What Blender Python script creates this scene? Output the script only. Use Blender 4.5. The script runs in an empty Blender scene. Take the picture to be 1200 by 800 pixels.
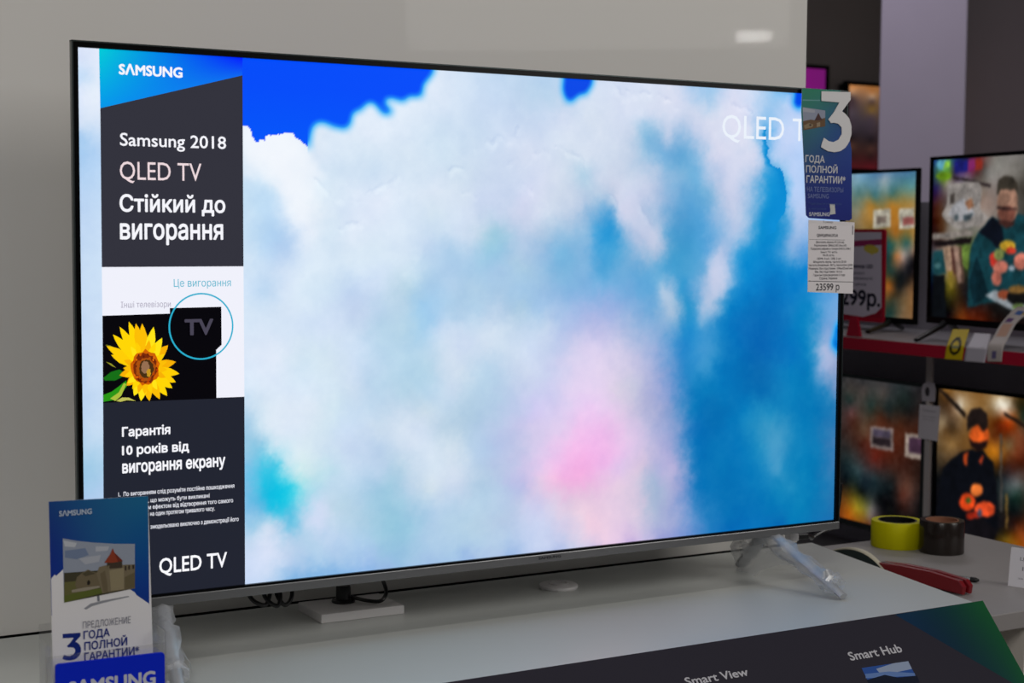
import bpy, bmesh, math, random
import numpy as np
from mathutils import Vector, Matrix
from mathutils.geometry import tessellate_polygon, delaunay_2d_cdt

SC = bpy.context.scene
COL = SC.collection
# ------------------------------------------------------------------ camera, world, lights, exposure
cd = bpy.data.cameras.new('camera'); cam = bpy.data.objects.new('camera', cd); COL.objects.link(cam)
YAW, PITCH, ROLL = 0.5154458, -0.06869547, 0.00609951
_f = Vector((math.sin(YAW)*math.cos(PITCH), math.cos(YAW)*math.cos(PITCH), math.sin(PITCH)))
_r = Vector((math.cos(YAW), -math.sin(YAW), 0)); _u = _r.cross(_f)
_c, _s = math.cos(ROLL), math.sin(ROLL)
R_, U_ = _c*_r+_s*_u, -_s*_r+_c*_u
cam.matrix_world = Matrix(((R_.x, U_.x, -_f.x, -0.97249), (R_.y, U_.y, -_f.y, -1.71820), (R_.z, U_.z, -_f.z, 1.49272), (0, 0, 0, 1)))
cd.sensor_width = 36; cd.lens = 1827.41/1200*36; cd.clip_start = 0.05; cd.clip_end = 60
cd.dof.use_dof = True; cd.dof.focus_distance = 1.95; cd.dof.aperture_fstop = 8.0
SC.camera = cam
SC.view_settings.view_transform = 'Standard'; SC.view_settings.look = 'None'
SC.view_settings.exposure = 0; SC.view_settings.gamma = 1; SC.view_settings.use_curve_mapping = False
w = bpy.data.worlds.new('store'); SC.world = w; w.use_nodes = True
w.node_tree.nodes['Background'].inputs[0].default_value = (0.93, 0.95, 1.0, 1)
w.node_tree.nodes['Background'].inputs[1].default_value = 0.04

def area(name, loc, size, power, target=None, color=(1, .97, .93), spread=180):
    l = bpy.data.lights.new(name, 'AREA'); l.shape = 'RECTANGLE'; l.size, l.size_y = size; l.energy = power; l.color = color
    l.spread = math.radians(spread)
    o = bpy.data.objects.new(name, l); COL.objects.link(o); o.location = loc
    d = Vector(target)-Vector(loc) if target else Vector((0, 0, -1))
    o.rotation_euler = d.to_track_quat('-Z', 'Y').to_euler()
    return o
area('ceiling_spot_row', (0.1, -0.36, 3.2), (3.4, 0.12), 6.5)
area('ceiling_panel_right', (2.4, -3.2, 3.0), (1.6, 1.6), 42, target=(0, 0, 1.2))
area('fill_light_left', (-1.7, -2.4, 3.1), (1.2, 1.2), 25, target=(-.3, 0, 1.1))  # fill light added at front left to brighten the brochure side
area('ceiling_panel_back', (2.6, 2.6, 3.3), (1.4, 1.4), 13.5, color=(.95, .92, 1))
area('ceiling_lamp_far', (3.58, -3.65, 2.41), (0.16, 0.045), 1.1, target=(0.5467, 0.21, 1.80))

# ------------------------------------------------------------------ materials
def lin(c):
    c = c/255.0
    return c/12.92 if c <= 0.04045 else ((c+0.055)/1.055)**2.4
def L3(c): return tuple(lin(x) for x in c)
MATS = {}
def mat(name, rgb, rough=0.5, metal=0.0, spec=0.5, coat=0.0, var=0.04, scale=40.0, alpha=None, bump=0.0, stretch=None):
    """Principled surface whose base colour varies a little with a noise texture."""
    if name in MATS: return MATS[name]
    m = bpy.data.materials.new(name); m.use_nodes = True; nt = m.node_tree; b = nt.nodes['Principled BSDF']
    c = L3(rgb)
    tc = nt.nodes.new('ShaderNodeTexCoord'); n = nt.nodes.new('ShaderNodeTexNoise'); n.inputs['Scale'].default_value = scale; n.inputs['Detail'].default_value = 4
    src = tc.outputs['Object']
    if stretch:
        mp = nt.nodes.new('ShaderNodeMapping'); mp.inputs['Scale'].default_value = stretch; nt.links.new(src, mp.inputs[0]); src = mp.outputs[0]
    nt.links.new(src, n.inputs['Vector'])
    r = nt.nodes.new('ShaderNodeMix'); r.data_type = 'RGBA'
    r.inputs[6].default_value = tuple(x*(1-var) for x in c)+(1,); r.inputs[7].default_value = tuple(min(1, x*(1+var)) for x in c)+(1,)
    nt.links.new(n.outputs['Fac'], r.inputs[0]); nt.links.new(r.outputs[2], b.inputs['Base Color'])
    b.inputs['Roughness'].default_value = rough; b.inputs['Metallic'].default_value = metal
    b.inputs['Specular IOR Level'].default_value = spec; b.inputs['Coat Weight'].default_value = coat; b.inputs['Coat Roughness'].default_value = 0.03
    if bump:
        bp = nt.nodes.new('ShaderNodeBump'); bp.inputs['Strength'].default_value = bump; bp.inputs['Distance'].default_value = 0.002
        nt.links.new(n.outputs['Fac'], bp.inputs['Height']); nt.links.new(bp.outputs[0], b.inputs['Normal'])
    MATS[name] = m
    return m
def film(name, clear, rgb=(235, 236, 240), rough=0.22, white=0.6):
    m = bpy.data.materials.new(name); m.use_nodes = True; nt = m.node_tree; nt.nodes.remove(nt.nodes['Principled BSDF'])
    out = nt.nodes['Material Output']; tr = nt.nodes.new('ShaderNodeBsdfTransparent'); gl = nt.nodes.new('ShaderNodeBsdfGlossy'); di = nt.nodes.new('ShaderNodeBsdfDiffuse'); tl = nt.nodes.new('ShaderNodeBsdfTranslucent')
    gl.inputs['Roughness'].default_value = rough; di.inputs[0].default_value = L3(rgb)+(1,); tl.inputs[0].default_value = L3(rgb)+(1,)
    m0 = nt.nodes.new('ShaderNodeMixShader'); m0.inputs[0].default_value = .4; nt.links.new(di.outputs[0], m0.inputs[1]); nt.links.new(tl.outputs[0], m0.inputs[2])
    m1 = nt.nodes.new('ShaderNodeMixShader'); m1.inputs[0].default_value = white; nt.links.new(gl.outputs[0], m1.inputs[1]); nt.links.new(m0.outputs[0], m1.inputs[2])
    lw = nt.nodes.new('ShaderNodeLayerWeight'); lw.inputs[0].default_value = 0.35
    mp = nt.nodes.new('ShaderNodeMapRange'); mp.inputs[3].default_value = 1-clear; mp.inputs[4].default_value = min(1, 1-clear+.45); nt.links.new(lw.outputs['Facing'], mp.inputs[0])
    m2 = nt.nodes.new('ShaderNodeMixShader'); nt.links.new(mp.outputs[0], m2.inputs[0]); nt.links.new(tr.outputs[0], m2.inputs[1]); nt.links.new(m1.outputs[0], m2.inputs[2])
    nt.links.new(m2.outputs[0], out.inputs[0])
    return m
def attr_mat(name, lit, rough=0.4, spec=0.3):
    """Printed (or, for a switched-on screen, glowing) surface coloured by the picture stored on the mesh."""
    m = bpy.data.materials.new(name); m.use_nodes = True; nt = m.node_tree; b = nt.nodes['Principled BSDF']
    a = nt.nodes.new('ShaderNodeAttribute'); a.attribute_name = 'Col'
    b.inputs['Roughness'].default_value = rough; b.inputs['Specular IOR Level'].default_value = spec
    if lit:
        b.inputs['Base Color'].default_value = (.004, .004, .005, 1)
        nt.links.new(a.outputs['Color'], b.inputs['Emission Color']); b.inputs['Emission Strength'].default_value = 1.0
    else:
        nt.links.new(a.outputs['Color'], b.inputs['Base Color'])
    return m
M_SCREEN = attr_mat('lit_panel', True, .3, .03)
M_PRINT = attr_mat('printed_card', False, .45, .3)
M_GLOSSPRINT = attr_mat('laminated_print', False, .5, .15)
M_WALL = mat('white_gloss_panel', (222, 219, 214), .6, spec=.2, coat=.12, var=.015, scale=3)
M_TABLE = mat('white_gloss_laminate', (196, 199, 196), .32, spec=.5, var=.012, scale=4)
M_COUNTER = mat('grey_laminate', (150, 145, 144), .5, var=.03, scale=60)
M_COUNTERFRONT = mat('beige_board', (240, 232, 222), .6)
M_DARKWALL = mat('dark_grey_paint', (176, 168, 170), .8, scale=6)
M_DARKWALL2 = mat('charcoal_paint', (126, 117, 113), .8, scale=6)
M_COLUMN = mat('lilac_grey_paint', (190, 180, 200), .7, scale=6)
M_FLOOR = mat('grey_floor_tile', (150, 146, 142), .35, scale=2)
M_BLACK = mat('black_plastic', (14, 14, 16), .35)
M_BEZEL = mat('black_gloss_bezel', (4, 4, 5), .3, spec=.15)
M_SIDE = mat('dark_titan_metal', (70, 78, 78), .3, metal=.7)
M_SILVER = mat('brushed_silver', (130, 130, 131), .38, metal=.7, scale=300, stretch=(.02, 1, 1))
M_FOOT = mat('silver_paint', (186, 187, 190), .35, metal=.35)
M_WHITE = mat('white_plastic', (225, 222, 222), .4)
M_FILM = film('clear_film', .74, rough=.3)
M_ACRYLIC = film('clear_acrylic', .90, rough=.05, white=.15)
M_RED = mat('red_rail', (196, 24, 58), .4, spec=.3)
M_SHELF = mat('grey_shelf_metal', (176, 172, 178), .45)
M_SHELFBACK = mat('grey_back_panel', (196, 190, 204), .6)
M_POST = mat('pale_grey_post', (205, 198, 198), .5)
M_SHELFDARK = mat('dark_shelf_back', (70, 66, 70), .6)
M_REDTOOL = mat('red_plastic', (128, 16, 26), .3)
M_YELLOW = mat('yellow_tape', (204, 198, 0), .5, spec=.15)
M_BROWN = mat('brown_tape', (34, 26, 22), .22)
M_CARDBOARD = mat('cardboard_core', (150, 98, 72), .8)
M_DARKTOOL = mat('dark_green_plastic', (12, 34, 34), .35)
M_CREAM = mat('cream_plastic', (205, 198, 176), .5)
M_STEEL = mat('steel', (130, 130, 132), .3, metal=.9)

# ------------------------------------------------------------------ mesh helpers
def link(name, me, m=None, parent=None, loc=None, smooth=False):
    o = bpy.data.objects.new(name, me); COL.objects.link(o)
    if m is not None: me.materials.append(m)
    if parent is not None: o.parent = parent
    if loc is not None: o.location = loc
    if smooth:
        me.polygons.foreach_set('use_smooth', [True]*len(me.polygons))
    return o
def tag(o, label, cat, group=None, kind=None):
    o['label'] = label
    if kind: o['kind'] = kind
    o['category'] = cat
    if group: o['group'] = group
    return o
def thing(name, loc, label, cat, rz=0, group=None):
    o = bpy.data.objects.new(name, None); COL.objects.link(o); o.location = loc; o.rotation_euler = (0, 0, rz); o.empty_display_size = .05
    return tag(o, label, cat, group)
class MB:
    """Collects shapes into one mesh; coordinates are local to the thing."""
    def __init__(s): s.bm = bmesh.new()
    def box(s, x0, x1, y0, y1, z0, z1, bev=0.0, seg=2, mtx=None):
        g = bmesh.ops.create_cube(s.bm, size=1)['verts']
        for v in g: v.co = Vector((x0+(v.co.x+.5)*(x1-x0), y0+(v.co.y+.5)*(y1-y0), z0+(v.co.z+.5)*(z1-z0)))
        if bev:
            es = {e for v in g for e in v.link_edges}
            r = bmesh.ops.bevel(s.bm, geom=list(es), offset=bev, segments=seg, affect='EDGES', profile=.5)
            g = list({v for v in r['verts']}|{v for v in g if v.is_valid})
        if mtx is not None: bmesh.ops.transform(s.bm, matrix=mtx, verts=g)
        return s
    def prism(s, pts, y0, y1, axis='y', bev=0.0):
        """Extrude a closed outline given in two axes along the third."""
        def P(a, b, t): return {'y': (a, t, b), 'z': (a, b, t), 'x': (t, a, b)}[axis]
        a = [s.bm.verts.new(P(p[0], p[1], y0)) for p in pts]; b = [s.bm.verts.new(P(p[0], p[1], y1)) for p in pts]
        n = len(pts); fs = [s.bm.faces.new(a), s.bm.faces.new(b[::-1])]
        for i in range(n): fs.append(s.bm.faces.new((a[i], b[i], b[(i+1) % n], a[(i+1) % n])))
        bmesh.ops.recalc_face_normals(s.bm, faces=fs)
        if bev:
            es = {e for f in fs[:2] for e in f.edges}
            bmesh.ops.bevel(s.bm, geom=list(es), offset=bev, segments=2, affect='EDGES', profile=.5)
        return s
    def tube(s, pts, rad, n=10, sx=1.0, sy=1.0, cap=True, up=(0, 0, 1), jit=0.0, rnd=None):
        pts = [Vector(p) for p in pts]; rings = []
        for i, p in enumerate(pts):
            d = (pts[min(i+1, len(pts)-1)]-pts[max(i-1, 0)]).normalized()
            a = Vector(up).cross(d)
            if a.length < 1e-4: a = Vector((1, 0, 0)).cross(d)
            a.normalize(); b = d.cross(a); r = rad[i] if isinstance(rad, (list, tuple)) else rad
            ring = []
            for k in range(n):
                j = 1+(rnd.uniform(-jit, jit) if rnd else 0)
                ring.append(s.bm.verts.new(p+a*(math.cos(2*math.pi*k/n)*r*sx*j)+b*(math.sin(2*math.pi*k/n)*r*sy*j)))
            rings.append(ring)
        for r0, r1 in zip(rings, rings[1:]):
            for k in range(n): s.bm.faces.new((r0[k], r0[(k+1) % n], r1[(k+1) % n], r1[k]))
        if cap: s.bm.faces.new(rings[0][::-1]); s.bm.faces.new(rings[-1])
        return s
    def lathe(s, prof, n=40, c=(0, 0, 0), close=False):
        rings = []
        for r, z in prof: rings.append([s.bm.verts.new((c[0]+r*math.cos(2*math.pi*k/n), c[1]+r*math.sin(2*math.pi*k/n), c[2]+z)) for k in range(n)])
        pr = list(zip(rings, rings[1:])) + ([(rings[-1], rings[0])] if close else [])
        for r0, r1 in pr:
            for k in range(n): s.bm.faces.new((r0[k], r0[(k+1) % n], r1[(k+1) % n], r1[k]))
        if not close: s.bm.faces.new(rings[0][::-1]); s.bm.faces.new(rings[-1])
        return s
    def build(s, name, m, parent=None, smooth=False, loc=None, sub=0):
        bmesh.ops.recalc_face_normals(s.bm, faces=s.bm.faces[:])
        me = bpy.data.meshes.new(name); s.bm.to_mesh(me); s.bm.free()
        o = link(name, me, m, parent, loc, smooth)
        if smooth and not sub:
            try: me.set_sharp_from_angle(angle=math.radians(40))
            except Exception: pass
        if sub:
            md = o.modifiers.new('smooth', 'SUBSURF'); md.levels = md.render_levels = sub
        return o
def curve_pts(P, n=8):
    """Catmull-Rom through the points."""
    P = [Vector(p) for p in P]; Q = [2*P[0]-P[1]]+P+[2*P[-1]-P[-2]]; r = []
    for i in range(1, len(Q)-2):
        for k in range(n):
            t = k/n; a, b, c, d = Q[i-1], Q[i], Q[i+1], Q[i+2]
            r.append(.5*((2*b)+(c-a)*t+(2*a-5*b+4*c-d)*t*t+(3*b-a-3*c+d)*t**3))
    r.append(P[-1]); return r

# ------------------------------------------------------------------ flat pictures and lettering
_rng = {}
def vnoise(x, y, seed):
    if seed not in _rng: _rng[seed] = np.random.default_rng(seed).random((128, 128))
    t = _rng[seed]; xi, yi = np.floor(x).astype(int), np.floor(y).astype(int); fx, fy = x-xi, y-yi
    fx = fx*fx*(3-2*fx); fy = fy*fy*(3-2*fy); g = lambda a, b: t[a % 128, b % 128]
    return (g(xi, yi)*(1-fx)+g(xi+1, yi)*fx)*(1-fy)+(g(xi, yi+1)*(1-fx)+g(xi+1, yi+1)*fx)*fy
def fbm(x, y, s, o=4, seed=1, gain=.55):
    r = 0; a = 1; tot = 0
    for k in range(o): r = r+a*(vnoise(x/s, y/s, seed+k)-.5); tot += a; a *= gain; s *= .5
    return r/tot*2
def idw(pts, X, Y, soft=6.0, pw=0):
    """Smooth colour field through scattered colour samples (multiquadric interpolation)."""
    P = np.array(pts, float); q = P[:, :2]; sh = X.shape; X = X.ravel(); Y = Y.ravel(); out = np.zeros((X.size, 3))
    mean = P[:, 2:5].mean(0); D = np.sqrt(((q[:, None]-q[None])**2).sum(-1)+soft*soft)
    W = np.linalg.solve(D-np.eye(len(q))*soft*.35, P[:, 2:5]-mean)
    lo, hi = P[:, 2:5].min(0), P[:, 2:5].max(0)
    for a in range(0, X.size, 4096):
        d = np.sqrt((X[a:a+4096, None]-q[None, :, 0])**2+(Y[a:a+4096, None]-q[None, :, 1])**2+soft*soft); out[a:a+4096] = d@W+mean
    return np.clip(out, lo, hi).reshape(sh+(3,))
def inside(poly, X, Y):
    r = np.zeros(X.shape, bool); n = len(poly)
    for i in range(n):
        (x0, y0), (x1, y1) = poly[i], poly[(i+1) % n]
        if y0 == y1: continue
        c = ((Y < y0) != (Y < y1)) & (X < x0+(Y-y0)*(x1-x0)/(y1-y0)); r ^= c
    return r
def blur(a, r):
    if r < 1: return a
    for ax in (0, 1):
        for _ in range(2):
            p = np.concatenate([np.repeat(np.take(a, [0], ax), r+1, ax), a, np.repeat(np.take(a, [-1], ax), r, ax)], ax)
            c = np.cumsum(p, ax); n = a.shape[ax]
            a = (np.take(c, range(2*r+1, 2*r+1+n), ax)-np.take(c, range(0, n), ax))/(2*r+1)
    return a
_txt = {}
def glyphs(s, bold):
    """Triangles of a line of lettering; each glyph outline is triangulated and kept where the winding says ink."""
    if (s, bold) in _txt: return _txt[(s, bold)]
    cu = bpy.data.curves.new('lettering', 'FONT'); cu.body = s; cu.size = 1; cu.resolution_u = 3; cu.fill_mode = 'NONE'
    o = bpy.data.objects.new('lettering', cu); me = o.to_mesh()
    v = np.zeros(len(me.vertices)*3); me.vertices.foreach_get('co', v); v = v.reshape(-1, 3)[:, :2].copy()
    e = np.zeros(len(me.edges)*2, dtype=np.int32); me.edges.foreach_get('vertices', e); e = e.reshape(-1, 2)
    o.to_mesh_clear(); bpy.data.objects.remove(o); bpy.data.curves.remove(cu)
    nxt = {}
    for i, j in e.tolist(): nxt.setdefault(i, []).append(j); nxt.setdefault(j, []).append(i)
    seen = set(); loops = []
    for i in range(len(v)):
        if i in seen or i not in nxt: continue
        L = [i]; seen.add(i); c = i
        while True:
            n = [q for q in nxt[c] if q not in seen]
            if not n: break
            n = [q for q in n if q == c+1] or n
            c = n[0]; seen.add(c); L.append(c)
        if len(L) > 2: loops.append(L)
    V, F = [], []; off = 0
    # loops whose boxes overlap belong to one glyph
    boxes = [(v[L, 0].min(), v[L, 0].max(), L) for L in loops]; boxes.sort(key=lambda t: t[0]); grp = []
    for x0, x1, L in boxes:
        if grp and x0 < grp[-1][0]-1e-4: grp[-1][0] = max(grp[-1][0], x1); grp[-1][1].append(L)
        else: grp.append([x1, [L]])
    for _, LL in grp:
        P = []; E = []
        for L in LL:
            k = len(P); P += [Vector(v[i]) for i in L]; E += [(k+i, k+(i+1) % len(L)) for i in range(len(L))]
        vo, _e, fo, *_ = delaunay_2d_cdt(P, E, [], 0, 1e-6)
        VO = np.array([list(q) for q in vo]); T = np.array([f for f in fo if len(f) == 3])
        if len(T) == 0: continue
        cen = VO[T].mean(1); ink = np.zeros(len(T), bool)
        for L in LL: ink ^= inside([tuple(q) for q in v[L]], cen[:, 0], cen[:, 1])
        V.append(VO); F.append(T[ink]+off); off += len(VO)
    V = np.concatenate(V); F = np.concatenate(F)
    if bold > 0:                                        # heavier stroke: the same ink laid down again around a small ring
        n0 = len(V); VV = [V]; FF = [F]
        for k in range(8):
            VV.append(V+np.array([math.cos(k*math.pi/4), math.sin(k*math.pi/4)])*bold); FF.append(F+n0*(k+1))
        V = np.concatenate(VV); F = np.concatenate(FF)
    _txt[(s, bold)] = (V, F)
    return V, F
class Art:
    """A flat picture in local millimetres (x right, z up, facing -y), built up in very thin layers."""
    EPS = 2.5e-5
    def __init__(s): s.v = []; s.f = []; s.c = []; s.n = 0; s.layer = 0
    def add(s, xz, faces, col, y=None):
        xz = np.asarray(xz, float)
        yy = -s.layer*s.EPS if y is None else y
        v = np.zeros((len(xz), 3)); v[:, 0] = xz[:, 0]/1000; v[:, 2] = xz[:, 1]/1000; v[:, 1] = yy
        c = np.asarray(col, float)
        if c.ndim == 1: c = np.tile(c, (len(xz), 1))
        s.v.append(v); s.c.append(c); s.f += [tuple(int(i)+s.n for i in f) for f in faces]; s.n += len(xz)
    def poly(s, col, pts):
        s.layer += 1
        t = tessellate_polygon([[Vector((p[0], p[1], 0)) for p in pts]]); s.add(pts, t, col)
    def grad(s, cols, q, n=24):
        s.layer += 1; q = np.array(q, float); c = np.array(cols, float); u, v = np.meshgrid(np.linspace(0, 1, n+1), np.linspace(0, 1, n+1))
        w4 = [((1-u)*(1-v)), (u*(1-v)), (u*v), ((1-u)*v)]
        xz = sum(w_[..., None]*q[i] for i, w_ in enumerate(w4)).reshape(-1, 2); cc = sum(w_[..., None]*c[i] for i, w_ in enumerate(w4)).reshape(-1, 3)
        s.add(xz, [(j*(n+1)+i, j*(n+1)+i+1, (j+1)*(n+1)+i+1, (j+1)*(n+1)+i) for j in range(n) for i in range(n)], cc)
    def blend(s, cpts, pts, step, soft=8):
        """A polygon whose printed colours run between the given points."""
        s.layer += 1; bm = bmesh.new(); bm.faces.new([bm.verts.new((p[0], p[1], 0)) for p in pts]); P = np.array(pts)
        for ax in (0, 1):
            for k in np.arange(P[:, ax].min()+step, P[:, ax].max(), step):
                co = [0, 0, 0]; no = [0, 0, 0]; co[ax] = float(k); no[ax] = 1
                bmesh.ops.bisect_plane(bm, geom=bm.verts[:]+bm.edges[:]+bm.faces[:], plane_co=co, plane_no=no)
        bmesh.ops.triangulate(bm, faces=bm.faces[:]); bm.verts.index_update()
        xz = np.array([v.co[:2] for v in bm.verts]); f = [[v.index for v in fa.verts] for fa in bm.faces]; bm.free()
        s.add(xz, f, idw(cpts, xz[:, 0], xz[:, 1], soft))
    def ops(s, L):
        for k, c, p in L: (s.poly if k == 'p' else s.grad)(c, p)
    def texts(s, L):
        s.layer += 2
        for t, x0, x1, z0, h, ref, col, bold in L:
            v, f = glyphs(t, bold); rv, _ = glyphs(ref, bold); n0 = len(glyphs(t, 0)[0])
            k = h/(rv[:, 1].max()-rv[:, 1].min()); a, b = v[:, 0].min(), v[:, 0].max()
            xz = np.stack([x0+(v[:, 0]-a)*(x1-x0)/(b-a), z0+(v[:, 1]-rv[:, 1].min())*k], 1); s.add(xz, f, col, -s.layer*s.EPS-4e-6*(np.arange(len(v))//n0))
    def slab(s, col, pts, th):
        """The card itself: an outline with real thickness behind the picture."""
        n = len(pts); a = np.array(pts, float)
        t = tessellate_polygon([[Vector((p[0], p[1], 0)) for p in pts]])
        s.add(a, t, col, 0.0); s.add(a, [f[::-1] for f in t], col, th); b = s.n-2*n
        s.f += [(b+i, b+(i+1) % n, b+n+(i+1) % n, b+n+i) for i in range(n)]
    def grid(s, xs, zs, C):
        s.layer += 1; nx, nz = len(xs), len(zs); X, Z = np.meshgrid(xs, zs)
        i = np.arange(nx*nz).reshape(nz, nx); f = np.stack([i[:-1, :-1], i[:-1, 1:], i[1:, 1:], i[1:, :-1]], -1).reshape(-1, 4)
        s.add(np.stack([X.ravel(), Z.ravel()], 1), f, C.reshape(-1, 3))
    def build(s, name, m, parent=None, loc=None, rot=None):
        v = np.concatenate(s.v); c = np.clip(np.concatenate(s.c), 0, 255)/255
        l = np.where(c <= .04045, c/12.92, ((c+.055)/1.055)**2.4)
        me = bpy.data.meshes.new(name); me.from_pydata(v.tolist(), [], s.f)
        a = me.color_attributes.new('Col', 'FLOAT_COLOR', 'POINT'); a.data.foreach_set('color', np.concatenate([l, np.ones((len(l), 1))], 1).astype(np.float32).ravel())
        o = link(name, me, m, parent, loc)
        if rot is not None: o.rotation_euler = rot
        return o

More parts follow.
